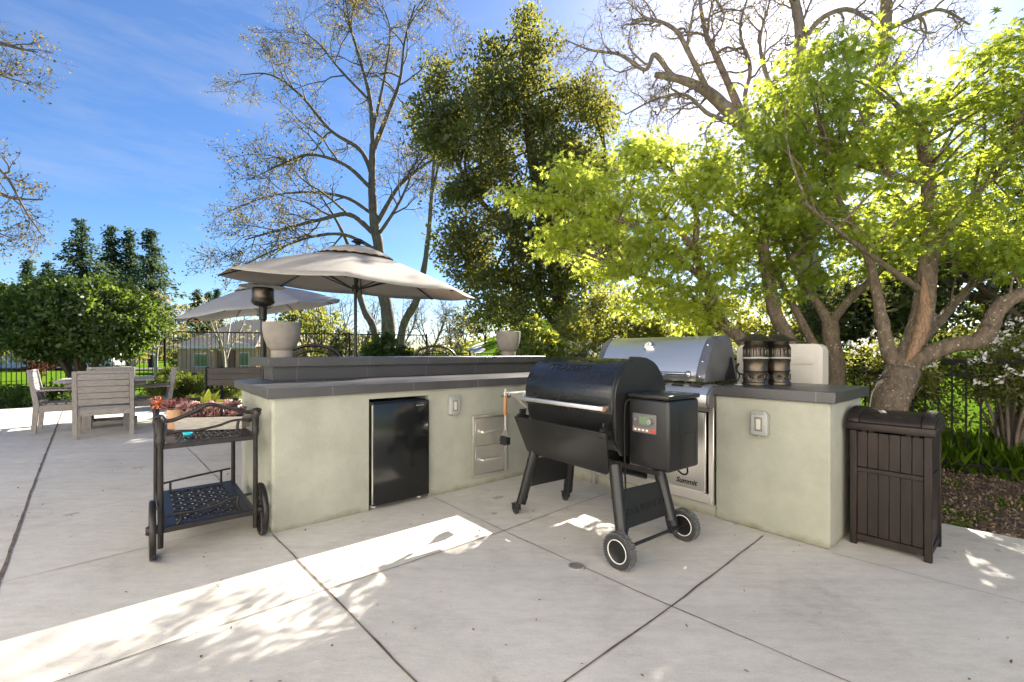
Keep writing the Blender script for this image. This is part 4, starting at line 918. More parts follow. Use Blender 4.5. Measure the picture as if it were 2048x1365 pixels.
def larch(h, w, n=12): return [(-w * math.cos(math.pi * k / n), 0.736 + h * math.sin(math.pi * k / n)) for k in range(n + 1)]
mb = MB(); mb.prism(larch(0.068, hy * 0.98), 'x', -hx + 0.045, hx - 0.045, 0.003, 1); ld = mb.build("lid", M_RESIN, tb)
for sx in (-1, 1):
    mb = MB(); a, b = sorted((sx * (hx - 0.044), sx * (hx + 0.01))); mb.prism(larch(0.082, hy), 'x', a, b, 0.004, 2); mb.prism(larch(0.05, hy * 0.9), 'x', *(sorted((sx * (hx + 0.01), sx * (hx + 0.014))))); mb.build("lid_end", M_RESIN, ld)

# ------------------------------------------------------------------ insect-trap lanterns on the counter
def lantern(loc, label, cord, rz):
    t = thing("bug_lantern", label, "lantern", loc, rz, "bronze lanterns on the counter")
    mb = MB(); mb.lathe([(0, 0), (0.083, 0), (0.085, 0.01), (0.08, 0.02), (0.076, 0.026), (0.074, 0.09), (0.076, 0.094), (0.079, 0.1), (0.078, 0.108), (0.076, 0.112), (0.077, 0.16), (0.081, 0.17), (0.083, 0.178), (0.079, 0.184)], 40); mb.build("body", M_BRONZE2, t)
    mb = MB()
    for k in range(9):
        a = 2 * math.pi * k / 9; c = Vector((math.cos(a), math.sin(a), 0)); tn_ = Vector((-c.y, c.x, 0)); 
        mb.tube([c * 0.0765 + Vector((0, 0, 0.058)) + tn_ * 0.019 * math.cos(q) + Vector((0, 0, 0.021 * math.sin(q))) for q in [2 * math.pi * j / 14 for j in range(14)]], 0.004, 6, closed=True)
        b = a + math.pi / 9; c2 = Vector((math.cos(b), math.sin(b), 0)) * 0.0765
        mb.cyl(c2 + Vector((0, 0, 0.03)), c2 + Vector((0, 0, 0.052)), 0.003, n=6); mb.cyl(c2 + Vector((0, 0, 0.064)), c2 + Vector((0, 0, 0.088)), 0.003, n=6)
    mb.build("ornament_ring", M_BRONZE2, t)
    for k in range(9):
        a = 2 * math.pi * k / 9; Mq = Matrix.Rotation(a, 4, 'Z') @ Matrix.Translation((0.0745, 0, 0.058)) @ Matrix.Rotation(R(90), 4, 'Y'); mb = MB(); mb.lathe([(0, 0.0012), (0.013, 0.0012)], 14, Mq); mb.build("opening", M_DARK, t)
    mb = MB(); mb.lathe([(0.0805, 0.186), (0.083, 0.189), (0.083, 0.195), (0.0805, 0.198)], 40); mb.build("pale_band", M_PGREY, t)
    mb = MB(); mb.lathe([(0.056, 0.196), (0.056, 0.30)], 28); mb.build("inner_tube", mat("lamp_tube", (0.22, 0.2, 0.18), 0.4), t)
    mb = MB()
    for k in range(16):
        Mq = Matrix.Rotation(2 * math.pi * k / 16, 4, 'Z'); mb.box(0.066, 0.081, -0.0065, 0.0065, 0.198, 0.262, 0.003, 1, Mq)
    mb.lathe([(0.081, 0.196), (0.082, 0.206), (0.078, 0.207), (0.066, 0.206)], 40); mb.lathe([(0.066, 0.254), (0.081, 0.254), (0.083, 0.262), (0.076, 0.275), (0.07, 0.285), (0.07, 0.31)], 40)
    mb.build("louvre_cage", M_BRONZE2, t)
    mb = MB(); mb.lathe([(0.06, 0.308), (0.143, 0.306), (0.145, 0.310), (0.12, 0.320), (0.09, 0.330), (0.065, 0.342), (0.05, 0.352), (0.048, 0.357), (0.026, 0.362), (0.012, 0.366), (0.012, 0.374), (0, 0.376)], 44); mb.build("cap", M_BRONZE2, t)
    if cord:
        mb = MB(); mb.tube(catmull([(-0.08, 0.0, 0.07), (-0.115, 0.0, 0.09), (-0.125, 0, 0.125), (-0.105, 0.0, 0.15), (-0.118, 0, 0.11), (-0.10, 0.01, 0.06), (-0.12, 0.02, 0.02), (-0.16, 0.04, 0.006), (-0.22, 0.06, 0.006)], 6), 0.005, 8); mb.build("cord", M_IRON, t)
lantern(K(0.27, -1.845, 0.926), "bronze insect-trap lantern with black cord at its side, nearer the gas grill", True, R(-20))
lantern(K(0.44, -1.93, 0.926), "bronze insect-trap lantern partly hidden behind its twin, nearer the trash bin", False, R(-35))

# cream cabinet behind the counter
cb = thing("storage_cabinet", "cream moulded plastic cabinet with recessed panels standing behind the counter", "cabinet", K(1.0, -1.73, -0.04), KA - R(90))
cw, chh = 0.325, 1.265
def rrect(x0, x1, z0, z1, r, n=6):
    o = []
    for cx, cz, a0 in ((x1 - r, z1 - r, 0), (x0 + r, z1 - r, 90), (x0 + r, z0 + r, 180), (x1 - r, z0 + r, 270)):
        for k in range(n + 1): a = R(a0 + 90 * k / n); o.append((cx + r * math.cos(a), cz + r * math.sin(a)))
    return o
mb = MB(); mb.prism(rrect(-cw, cw, 0, chh, 0.055), 'y', 0.0, 0.14, 0.008, 2); mb.build("cabinet_body", M_CREAM, cb)
mb = MB()
for x0, x1, z0, z1 in ((-0.27, 0.27, 1.10, 1.19), (-0.27, -0.02, 0.93, 1.06), (0.02, 0.27, 0.93, 1.06), (-0.27, -0.02, 0.5, 0.9), (0.02, 0.27, 0.5, 0.9), (-0.27, 0.27, 0.1, 0.46)):
    mb.prism(rrect(x0, x1, z0, z1, 0.02, 3), 'y', -0.008, -0.001, 0.004, 2)
mb.build("raised_panels", M_CREAM, cb)
# ------------------------------------------------------------------ pots on the bar
def bar_pot(loc, label, ph):
    t = thing("concrete_pot", label, "pot", loc, ph, "concrete pots on the bar")
    mb = MB(); mb.lathe([(0, 0), (0.088, 0), (0.09, 0.055), (0.084, 0.06), (0.092, 0.064), (0.118, 0.10), (0.142, 0.17), (0.151, 0.24), (0.152, 0.30), (0.148, 0.304), (0.136, 0.302), (0.134, 0.23), (0.11, 0.17), (0, 0.17)], 44); mb.build("pot", M_POTC, t)
    mb = MB(); mb.lathe([(0, 0.262), (0.06, 0.265), (0.1345, 0.258)], 30); mb.build("soil", M_SOIL, t)
    g = np.random.default_rng(int(ph * 10)); p = np.stack([g.uniform(-0.08, 0.08, 30), g.uniform(-0.08, 0.08, 30), np.full(30, 0.262)], 1)
    link("seedlings", leaf_mesh(p, 0.05, 'diamond', g, up=0.3, out=np.array([[0, 0, 1.2]] * 30)), M_LNAND, t)
bar_pot(K(-2.125, 1.12, 1.115), "weathered concrete pot on the bar's left end, in front of the patio heater", 0.4)
bar_pot(K(0.44, 1.12, 1.115), "weathered concrete pot on the bar, in front of the bright green bush", 1.9)

# ------------------------------------------------------------------ parasols
def parasol(loc, label, Rr, rim_z, rise, tilt, fabric, pole_lean, n=8, ph=0.0, name="patio_umbrella"):
    t = thing(name, label, "umbrella", loc, 0, "parasols beyond the bar")
    M = Matrix.Translation((0, 0, rim_z)) @ Matrix.Rotation(tilt[0], 4, 'X') @ Matrix.Rotation(tilt[1], 4, 'Y')
    V = []; F = []; rows = 9; seg = 6; cols = n * seg
    for i in range(rows + 1):
        f = 0.07 + 0.93 * i / rows
        for k in range(cols):
            a = ph + 2 * math.pi * k / cols; q = (k % seg) / seg
            c = math.cos(math.pi / n) / math.cos(2 * math.pi / n * q - math.pi / n)     # straight edge between ribs
            sag = 0.026 * f * math.sin(math.pi * q) * (0.4 + 0.6 * f)
            r = Rr * f * (c + (1 - c) * 0.15)
            z = rise * (1 - f) + 0.055 * math.sin(math.pi * f) - sag
            V.append(tuple(M @ Vector((r * math.cos(a), r * math.sin(a), z))))
    for i in range(rows):
        for k in range(cols): F.append((i * cols + k, i * cols + (k + 1) % cols, (i + 1) * cols + (k + 1) % cols, (i + 1) * cols + k))
    me = bpy.data.meshes.new("canopy"); me.from_pydata(V, [], F); me.shade_smooth(); me.update()
    can = link("canopy", me, fabric, t); so = can.modifiers.new("thickness", 'SOLIDIFY'); so.thickness = 0.004; so.offset = -1
    mb = MB()   # vent cap with a scalloped hem
    V = []; 
    for i in range(4):
        f = i / 3
        V.append([mb.bm.verts.new(M @ Vector(((0.03 + 0.30 * Rr * f * 0.9) * math.cos(ph + 2 * math.pi * k / 48), (0.03 + 0.30 * Rr * f * 0.9) * math.sin(ph + 2 * math.pi * k / 48), rise + 0.075 - 0.30 * f * rise * 0.95 + 0.03 * math.sin(math.pi * f) - (0.012 * abs(math.sin(12 * 2 * math.pi * k / 48)) if i == 3 else 0)))) for k in range(48)])
    for a, b in zip(V, V[1:]):
        for k in range(48): mb.bm.faces.new((a[k], a[(k + 1) % 48], b[(k + 1) % 48], b[k]))
    v_ = mb.build("vent", fabric, can); so = v_.modifiers.new("thickness", 'SOLIDIFY'); so.thickness = 0.004
    mb = MB(); mb.lathe([(0, 0), (0.045, 0), (0.05, 0.02), (0.035, 0.035), (0.03, 0.05), (0.075, 0.065), (0.08, 0.075), (0.05, 0.09), (0.06, 0.10), (0.03, 0.115), (0, 0.12)], 20, M @ Matrix.Translation((0, 0, rise + 0.05))); mb.build("finial", M_BRONZE, t)
    hubz = rise - 0.46; pw = M @ Vector((0, 0, rise - 0.02)); 
    for k in range(n):
        a = ph + 2 * math.pi * k / n; d = Vector((math.cos(a), math.sin(a), 0))
        mb = MB(); mb.tube([M @ (d * Rr * f + Vector((0, 0, rise * (1 - f) + 0.055 * math.sin(math.pi * f) - 0.018))) for f in (0.03, 0.2, 0.4, 0.6, 0.8, 0.985)], 0.0095, 6); rb_ = mb.build("rib", M_BRONZE, t)
        mb = MB(); mb.tube([M @ Vector((d.x * 0.04, d.y * 0.04, hubz)), M @ (d * Rr * 0.52 + Vector((0, 0, rise * 0.48 + 0.03)))], 0.008, 6); mb.build("strut", M_BRONZE, rb_)
    hub = M @ Vector((0, 0, hubz))
    mb = MB(); mb.cyl(M @ Vector((0, 0, hubz - 0.035)), M @ Vector((0, 0, hubz + 0.045)), 0.04, n=14); mb.build("hub", M_BRONZE, t)
    mb = MB(); mb.tube([(pole_lean, 0, 0.06), (pole_lean * 0.4, 0, rim_z - 0.5), hub.lerp(Vector((0, 0, rim_z - 0.3)), 0.55), hub, pw], 0.02, 12); mb.build("pole", M_BRONZE, t)
    mb = MB(); mb.lathe([(0, 0), (0.27, 0), (0.28, 0.03), (0.2, 0.06), (0.05, 0.075), (0.045, 0.3), (0, 0.3)], 32, Matrix.Translation((pole_lean, 0, 0))); mb.build("base", M_BRONZE, t)
    return t
U1 = P(711, 707, 5.55); U1.z = 0
parasol(U1, "large taupe parasol with open octagonal canopy and central pole behind the bar", 1.52, 1.97, 0.44, (R(3.0), R(4.2)), M_FABRIC, 0.0, ph=0.28)
U2 = P(528, 707, 8.3); U2.z = 0
parasol(U2, "paler tilted parasol farther away, partly hidden behind the taupe parasol", 1.40, 1.95, 0.47, (R(6.5), R(-8)), M_FABPALE, 0.05, ph=0.1)

# ------------------------------------------------------------------ patio heater
H = P(526, 707, 6.35)
ph_ = thing("patio_heater", "brown bronze standing patio heater behind the left concrete pot under the parasol", "heater", (H.x, H.y, 0))
mb = MB(); mb.lathe([(0, 0), (0.23, 0), (0.23, 0.03), (0.2, 0.05), (0.2, 0.70), (0.18, 0.74), (0.05, 0.78), (0, 0.78)], 32); mb.build("base", M_BRONZE, ph_)
mb = MB(); mb.cyl((0, 0, 0.78), (0, 0, 1.78), 0.034, n=16); mb.build("pole", M_BRONZE, ph_)
mb = MB(); mb.lathe([(0.035, 1.62), (0.05, 1.63), (0.052, 1.80), (0.06, 1.815), (0.10, 1.825), (0.14, 1.86), (0.15, 1.875), (0.15, 1.90), (0.143, 1.905), (0.143, 1.93)], 32); mb.box(-0.085, -0.045, -0.02, 0.02, 1.73, 1.76, 0.005, 1); mb.box(-0.085, -0.045, -0.02, 0.02, 1.68, 1.71, 0.005, 1); mb.build("burner_head", M_BRONZE, ph_)
mb = MB(); mb.lathe([(0.138, 1.931), (0.142, 1.95), (0.142, 2.06), (0.13, 2.08), (0, 2.08)], 32); mb.build("emitter_screen", M_BRONZE2, ph_)
mb = MB(); mb.lathe([(0, 2.14), (0.15, 2.13), (0.30, 2.10), (0.302, 2.095), (0.15, 2.12), (0, 2.13)], 36); mb.build("reflector", M_BRONZE, ph_)

# ------------------------------------------------------------------ ornate iron chairs behind the bar
def iron_chair():
    t = thing("iron_chair", None, "chair", (0, 0, 0), 0, "ornate iron chairs behind the bar")
    for x in (-0.22, 0.22):
        for y in (-0.2, 0.2):
            mb = MB(); mb.tube([(x * 1.08, y * 1.08, 0), (x, y, 0.74)], 0.014, 8); mb.build("leg", M_BRONZE, t)
    mb = MB(); mb.lathe([(0, 0.74), (0.24, 0.74), (0.26, 0.755), (0.25, 0.775), (0, 0.785)], 28); mb.build("seat", M_BRONZE, t)
    mb = MB()
    mb.tube(catmull([(-0.23, -0.2, 0.74), (-0.27, -0.235, 0.95), (-0.265, -0.25, 1.10), (-0.17, -0.26, 1.195), (0, -0.265, 1.232), (0.17, -0.26, 1.195), (0.265, -0.25, 1.10), (0.27, -0.235, 0.95), (0.23, -0.2, 0.74)], 8), 0.016, 8)
    mb.build("back_frame", M_BRONZE, t)
    mb = MB()
    mb.tube(catmull([(-0.225, -0.245, 1.02), (-0.15, -0.256, 1.13), (0, -0.26, 1.17), (0.15, -0.256, 1.13), (0.225, -0.245, 1.02)], 8), 0.008, 6)
    for k in range(11):
        a = -1.0 + 2.0 * k / 10; c = Vector((0.235 * math.sin(a), -0.258, 1.01 + 0.19 * math.cos(a * 0.98)))
        mb.tube([c + Vector((0.017 * math.cos(q), 0, 0.02 * math.sin(q))) for q in [2 * math.pi * j / 10 for j in range(10)]], 0.005, 5, closed=True)
    for x in (-0.14, -0.07, 0.0, 0.07, 0.14): mb.tube(catmull([(x, -0.235, 0.80), (x * 1.25, -0.25, 0.95), (x * 0.85, -0.255, 1.12)], 5), 0.006, 6)
    mb.build("back_scrollwork", M_BRONZE, t)
    return t
ic = iron_chair(); c1 = P(640, 707, 4.75); ic.location = (c1.x, c1.y, 0); ic.rotation_euler = (0, 0, R(10)); ic["label"] = "ornate dark iron chair with arched back, between the left pot and the parasol pole"
i2 = copy_tree(ic); c2 = P(873, 707, 6.0); i2.location = (c2.x, c2.y, 0.01); i2.rotation_euler = (0, 0, R(5)); i2["label"] = "ornate dark iron chair with arched back, near the fence end past the parasol pole"

# ------------------------------------------------------------------ teak dining set
TC = K(-3.45, 6.34)
tt = thing("dining_table", "square weathered grey teak dining table on the far left of the patio", "table", TC, KA)
mb = MB()
for i in range(9):
    a = -0.56 + 1.12 * i / 9; mb.box(-0.56, 0.56, a + 0.002, a + 1.12 / 9 - 0.002, 0.722, 0.752, 0.003, 1)
mb.build("tabletop", M_TEAK, tt)
mb = MB()
for s in (-1, 1): mb.box(-0.44, 0.44, s * 0.44 - 0.015, s * 0.44 + 0.015, 0.66, 0.7215); mb.box(s * 0.44 - 0.015, s * 0.44 + 0.015, -0.424, 0.424, 0.66, 0.7215)
mb.build("apron", M_TEAK, tt)
for sx in (-1, 1):
    for sy in (-1, 1):
        mb = MB(); mb.box(sx * 0.22 - 0.04, sx * 0.22 + 0.04, sy * 0.22 - 0.04, sy * 0.22 + 0.04, 0.0, 0.7215, 0.004, 1); mb.build("leg", M_TEAKZ, tt)
mb = MB()
for s in (-1, 1): mb.box(-0.35, 0.35, s * 0.22 - 0.018, s * 0.22 + 0.018, 0.05, 0.11); mb.box(s * 0.22 - 0.018, s * 0.22 + 0.018, -0.18, 0.18, 0.1101, 0.16)
mb.build("stretcher", M_TEAK, tt)
def teak_chair():
    """seat front is -y, back at +y"""
    t = thing("dining_chair", None, "chair", (0, 0, 0), 0, "grey teak chairs round the dining table")
    w = 0.32
    for s in (-1, 1):
        mb = MB(); mb.beam((s * (w - 0.03), -0.25, 0), (s * (w - 0.03), -0.25, 0.60), 0.055, 0.055, 0.004, Vector((0, 1, 0))); mb.build("leg", M_TEAKZ, t)
        mb = MB(); mb.prism([(0.24, 0), (0.295, 0), (0.265, 0.42), (0.335, 0.905), (0.29, 0.905), (0.205, 0.42)], 'x', s * (w - 0.03) - 0.025, s * (w - 0.03) + 0.025, 0.004, 1); mb.build("leg", M_TEAKZ, t)
        mb = MB(); mb.box(s * (w - 0.03) - 0.035, s * (w - 0.03) + 0.035, -0.29, 0.262, 0.6005, 0.625, 0.004, 1); mb.build("armrest", M_TEAK, t)
        mb = MB(); mb.box(s * (w - 0.03) - 0.018, s * (w - 0.03) + 0.018, -0.222, 0.215, 0.30, 0.395); mb.build("side_rail", M_TEAK, t)
    mb = MB(); mb.box(-w + 0.056, w - 0.056, 0.222, 0.25, 0.30, 0.395); mb.box(-w + 0.056, w - 0.056, -0.262, -0.235, 0.30, 0.395); mb.build("seat_rail", M_TEAK, t)
    mb = MB()
    for i in range(5): y = -0.27 + i * 0.105; mb.box(-w + 0.058, w - 0.058, y, y + 0.094, 0.397, 0.42, 0.004, 1)
    mb.build("seat", M_TEAK, t)
    mb = MB()
    Mb = Matrix.Translation((0, 0.252, 0.44)) @ Matrix.Rotation(R(-8.2), 4, 'X')
    for i in range(5): mb.box(-w + 0.057, w - 0.057, -0.012, 0.012, 0.005 + i * 0.087, 0.085 + i * 0.087, 0.004, 1, Mb)
    mb.box(-w + 0.057, w - 0.057, -0.016, 0.018, 0.44, 0.475, 0.004, 1, Mb)
    mb.build("backrest", M_TEAK, t)
    return t
def at_table(dx, dy): return TC + KU * dx + KN * dy
c0 = teak_chair()
for i, (dx, dy, rz, lb) in enumerate(((0, -0.92, 180, "grey teak armchair seen from behind, nearest the serving cart"), (-0.52, 0.06, 90, "grey teak armchair in profile on the table's left side, facing right"), (0.52, 0.05, -90, "grey teak armchair in profile on the table's right side beside the round hedge"), (0, 0.70, 0, "grey teak armchair on the far side of the table, mostly hidden by it"))):
    c = c0 if i == 0 else copy_tree(c0); p = at_table(dx, dy); c.location = (p.x, p.y, 0); c.rotation_euler = (0, 0, KA + R(rz)); c["label"] = lb
# raised timber planter left of the bar
q = P(478, 707, 7.4)
rp_ = thing("raised_planter", "dark timber raised planter trough on legs beyond the left end of the bar", "planter", (q.x + 0.25, q.y, 0), R(4))
mb = MB()
for z0 in (0.63, 0.725, 0.82): mb.box(-0.62, 0.9, -0.22, -0.195, z0, z0 + 0.092, 0.003, 1); mb.box(-0.62, 0.9, 0.195, 0.22, z0, z0 + 0.092, 0.003, 1); mb.box(-0.62, -0.60, -0.194, 0.194, z0, z0 + 0.092); mb.box(0.88, 0.9, -0.194, 0.194, z0, z0 + 0.092)
mb.box(-0.6, 0.88, -0.194, 0.194, 0.63, 0.65); mb.build("trough", M_DWOOD, rp_)
mb = MB(); mb.box(-0.599, 0.879, -0.193, 0.193, 0.80, 0.87); mb.build("soil", M_SOIL, rp_)
for sx in (-0.632, 0.912):
    for sy in (-0.2, 0.2): mb = MB(); mb.box(sx - 0.011, sx + 0.011, sy - 0.03, sy + 0.03, 0, 0.93); mb.build("leg", M_IRON, rp_)

# ------------------------------------------------------------------ fences
def fence(name, a, b, h, label, sp=0.105, post=2.4, z0=0.0, gap=0.09, over=0.0):
    a, b = Vector(a), Vector(b); d = (b - a); n = d.length; d.normalize(); ang = math.atan2(d.y, d.x)
    t = thing(name, label, "fence", a, ang)
    mb = MB(); mb.box(0, n, -0.017, 0.017, h - 0.035, h, 0.002, 1); mb.box(0, n, -0.014, 0.014, gap, gap + 0.03); mb.box(0, n, -0.014, 0.014, h - 0.17, h - 0.145) if over == 0 else None; mb.build("rails", M_IRON, t)
    mb = MB(); k = int(n / sp)
    for i in range(1, k): mb.box(i * sp - 0.0075, i * sp + 0.0075, -0.0075, 0.0075, z0 - 0.0, h - 0.036)
    mb.build("picket_panel", M_IRON, t)
    m = max(1, round(n / post))
    for i in range(m + 1):
        x = n * i / m; mb = MB(); mb.box(x - 0.026, x + 0.026, -0.026, 0.026, -0.15, h + 0.012, 0.002, 1); mb.lathe([(0.034, 0), (0.034, 0.012), (0.01, 0.03), (0, 0.03)], 8, Matrix.Translation((x, 0, h + 0.012))); mb.build("post", M_IRON, t)
    return t
fA, fB, fC = Vector((-20.5, 9.6, 0)), P(330, 707, 13.0), P(853, 707, 15.6)
for p in (fA, fB, fC): p.z = 0
fence("iron_fence", fA, fB, 1.80, "long black iron fence behind the round clipped tree and the teak dining set", over=1)
fence("iron_fence", fB, fC, 1.80, "black iron fence behind the parasols, ending at a post past the pole", over=1)
lo0, lo1 = P(855, 707, 17.5), P(1012, 707, 20.5); lo0.z = lo1.z = 0
fence("low_fence", lo0, lo1, 1.17, "lower black iron fence by the golf course, left of the right-hand concrete pot", over=1)
fence("iron_fence", K(3.08, -6.5, -0.03), K(3.08, 4.6, -0.03), 1.12, "black iron fence running behind the trash bin through the white-flowering hedge", sp=0.098)

# ------------------------------------------------------------------ shrubs
def shrub(name, label, cat, base, ells, npf, pr, nl, size, shape, m, seed, group=None, stems=5, flat=0.9, up=0.45, shell=0.5, bark=None, flowers=None, lean=0.0):
    """ells: ellipsoids (dx, dy, z, rx, ry, rz) round the base"""
    rng = np.random.default_rng(seed); rnd = random.Random(seed)
    t = thing(name, label, cat, base, 0, group); C = []
    vol = [e[3] * e[4] * e[5] for e in ells]; tot = sum(vol)
    for e, v in zip(ells, vol):
        for _ in range(max(2, int(npf * v / tot))):
            d = Vector((rnd.gauss(0, 1), rnd.gauss(0, 1), rnd.gauss(0, 1))).normalized(); f = rnd.random() ** 0.3 * 0.93
            C.append(Vector((e[0] + d.x * e[3] * f, e[1] + d.y * e[4] * f, max(0.03, e[2] + d.z * e[5] * f))))
    p, d, tn = puffs(C, pr, nl, rng, flat, shell); keep = p[:, 2] > 0.0
    link("foliage", leaf_mesh(p[keep], size, shape, rng, tone=tn[keep], up=up, out=d[keep] * 0.6), m, t)
    if stems:
        w = Wood(); w.rmin = 0.003
        for k in range(stems):
            c = rnd.choice(C); s = Vector((rnd.uniform(-0.06, 0.06), rnd.uniform(-0.06, 0.06), -0.05))
            w.limb([s, Vector((c.x * 0.35, c.y * 0.35, c.z * 0.5)), c], 0.022, 0.006, 4, 6)
        w.build("stems", bark or M_DBARK, t)
    if flowers:
        nf, fs = flowers; Ca = np.array([tuple(c) for c in C]); sc_ = Ca @ np.array([-0.62, -0.5, 0.9]); Ca = Ca[sc_ > np.quantile(sc_, 0.5)]; Cn = Ca[rng.integers(0, len(Ca), nf)]; dd = rng.normal(size=(nf, 3)); dd[:, 2] = np.abs(dd[:, 2]); dd = dd * 0.7 + np.array([-0.55, -0.45, 0.5]); dd /= np.linalg.norm(dd, axis=1, keepdims=True)
        fp = np.repeat(Cn + dd * pr * 1.15, 9, axis=0) + rng.normal(size=(nf * 9, 3)) * fs * 0.35
        fp = fp[fp[:, 2] > 0.05]
        link("flowers", leaf_mesh(fp, fs, 'oval', rng, up=0.35), M_FLOWER, t)
    return t
def gp(px, Y): v = P(px, 707, Y); v.z = hill(v.x, v.y) if Y > 14.5 else -0.04; return v
# the big clipped laurel tree on the left
tb_ = gp(160, 11.6)
LT = shrub("clipped_laurel_tree", "wide dark green laurel tree clipped to a mushroom-shaped crown behind the dining set", "tree", tb_, [(-0.9, 0, 2.05, 1.3, 1.3, 0.92), (0.55, 0, 2.1, 1.55, 1.4, 1.0), (-0.1, 0, 2.35, 1.4, 1.2, 0.85), (-0.1, 0, 1.62, 1.8, 1.5, 0.62), (-0.1, 0.2, 1.9, 1.2, 1.0, 0.7)], 780, 0.25, 110, 0.1, 'oval', M_LLAUREL, 31, stems=0, up=0.35)
w = Wood(); rnd = random.Random(4); w.rmin = 0.004
for k in range(6):
    a = k * 1.05; w.limb([(0.1 * math.cos(a), 0.1 * math.sin(a), -0.1), (0.18 * math.cos(a), 0.18 * math.sin(a), 0.55), (0.7 * math.cos(a), 0.6 * math.sin(a), 1.5), (1.1 * math.cos(a), 0.9 * math.sin(a), 2.2)], 0.075, 0.02, 5, 8, 0.05, rnd)
w.build("trunk", M_DBARK, LT)
shrub("clipped_boxwood", "clipped boxwood ball just right of the teak dining set", "hedge", gp(346, 9.6), [(0, 0, 0.42, 0.5, 0.5, 0.46)], 240, 0.09, 110, 0.03, 'diamond', M_LHEDGE, 32, "clipped boxwoods")
shrub("clipped_boxwood", "low wide clipped boxwood behind the timber planter", "hedge", gp(436, 9.8), [(0, 0, 0.42, 0.62, 0.5, 0.36)], 240, 0.09, 110, 0.03, 'diamond', M_LHEDGE, 33, "clipped boxwoods")
shrub("clipped_boxwood", "small dark boxwood between the two larger clipped boxwoods", "hedge", gp(402, 8.9), [(0, 0, 0.2, 0.27, 0.25, 0.2)], 60, 0.08, 65, 0.03, 'diamond', M_LHEDGE, 34, "clipped boxwoods")
shrub("low_shrub", "low round dark green shrub at the far left edge of the patio", "shrub", gp(50, 9.9), [(0, 0, 0.22, 0.42, 0.35, 0.26)], 70, 0.1, 60, 0.045, 'oval', M_LLAUREL, 35, "low plants in the bed")
for i, (px, Y, s, lb) in enumerate(((6, 10.4, 0.3, "small leafy plant at the left end of the bed by the fence"), (112, 10.6, 0.34, "small leafy plant behind the left teak chair"), (232, 10.6, 0.3, "small leafy plant behind the dining table"), (300, 10.3, 0.26, "small leafy plant behind the right teak chair"), (465, 10.6, 0.4, "small leafy plant behind the raised timber planter"))):
    shrub("bed_plant", lb, "plant", gp(px, Y), [(0, 0, s * 0.7, s, s, s * 0.7)], 26, 0.13, 30, 0.07, 'oval', M_LLAUREL if i % 2 else M_LHEDGE, 40 + i, "low plants in the bed", stems=4)
shrub("garden_shrub", "dense green shrub behind the bar, right of the parasol pole", "shrub", gp(772, 9.4), [(0, 0, 0.75, 0.55, 0.5, 0.85), (0.55, 0.1, 0.6, 0.5, 0.5, 0.6), (-0.5, 0, 0.5, 0.45, 0.4, 0.55)], 240, 0.17, 120, 0.075, 'oval', M_LLAUREL, 50, stems=6)
shrub("bright_bush", "bright yellow-green bush with arching leaves behind the right concrete pot", "shrub", gp(1062, 8.2), [(0, 0, 0.95, 0.6, 0.55, 0.85), (-0.35, 0, 0.7, 0.4, 0.4, 0.6), (0.45, 0.1, 0.8, 0.4, 0.4, 0.65)], 190, 0.17, 85, 0.085, 'oval', M_LNAND, 51, stems=7, up=0.3)
# path light
pl_ = P(424, 707, 8.6)
pt = thing("path_light", "small dark mushroom-capped path light in the bed before the boxwoods", "lamp", (pl_.x, pl_.y, -0.04))
mb = MB(); mb.cyl((0, 0, 0), (0, 0, 0.56), 0.012, n=10); mb.build("stake", M_IRON, pt)
mb = MB(); mb.lathe([(0.02, 0.5), (0.03, 0.56), (0.17, 0.6), (0.03, 0.66), (0, 0.67)], 24); mb.build("cap", M_IRON, pt)
# hummingbird feeder under the far parasol
ff = P(392, 640, 8.0)
hf = thing("bird_feeder", "small red hummingbird feeder hanging from the far parasol's left rim", "bird feeder", ff)
mb = MB(); mb.tube([(-0.11, 0, 0.14), (0, 0, 0)], 0.004, 6); mb.tube([(-0.11, 0, 0.14), (-0.13, 0, 0.16)], 0.01, 6); mb.build("hanging_cord", M_IRON, hf)
mb = MB(); mb.lathe([(0, -0.02), (0.035, -0.015), (0.045, 0), (0.03, 0.015), (0, 0.03)], 14); mb.build("feeder_cup", M_RED, hf)

# white-flowering azalea hedge beside the right-hand fence, its shrubs one by one
for i in range(9):
    y = -3.9 + i * 0.95; a = 3.16 + 0.06 * math.sin(i * 2.1)
    lb = ["white-flowering azalea shrub at the right edge, behind the iron fence", "white-flowering azalea shrub behind the fence, second from the right edge", "white-flowering azalea shrub behind the trash bin's right side", "white-flowering azalea shrub just right of the big maple trunk", "white-flowering azalea shrub behind the big maple trunk", "white-flowering azalea shrub behind the cream cabinet", "white-flowering azalea shrub behind the gas grill's right end", "white-flowering azalea shrub behind the gas grill's left end", "white-flowering azalea shrub between the bright bush and the gas grill"][i]
    shrub("azalea_shrub", lb, "shrub", K(a, y, -0.05), [(0.05, 0, 0.98, 0.36, 0.58, 0.30), (0.42, 0.1, 0.6, 0.26, 0.55, 0.5), (0.35, 0.1, 1.05, 0.35, 0.5, 0.34)], 170, 0.15, 135, 0.032, 'oval', M_LAZAL, 60 + i, "white-flowering hedge along the fence", stems=26, up=0.3, bark=M_TWIG, flowers=(95 if i < 7 else 75, 0.036))
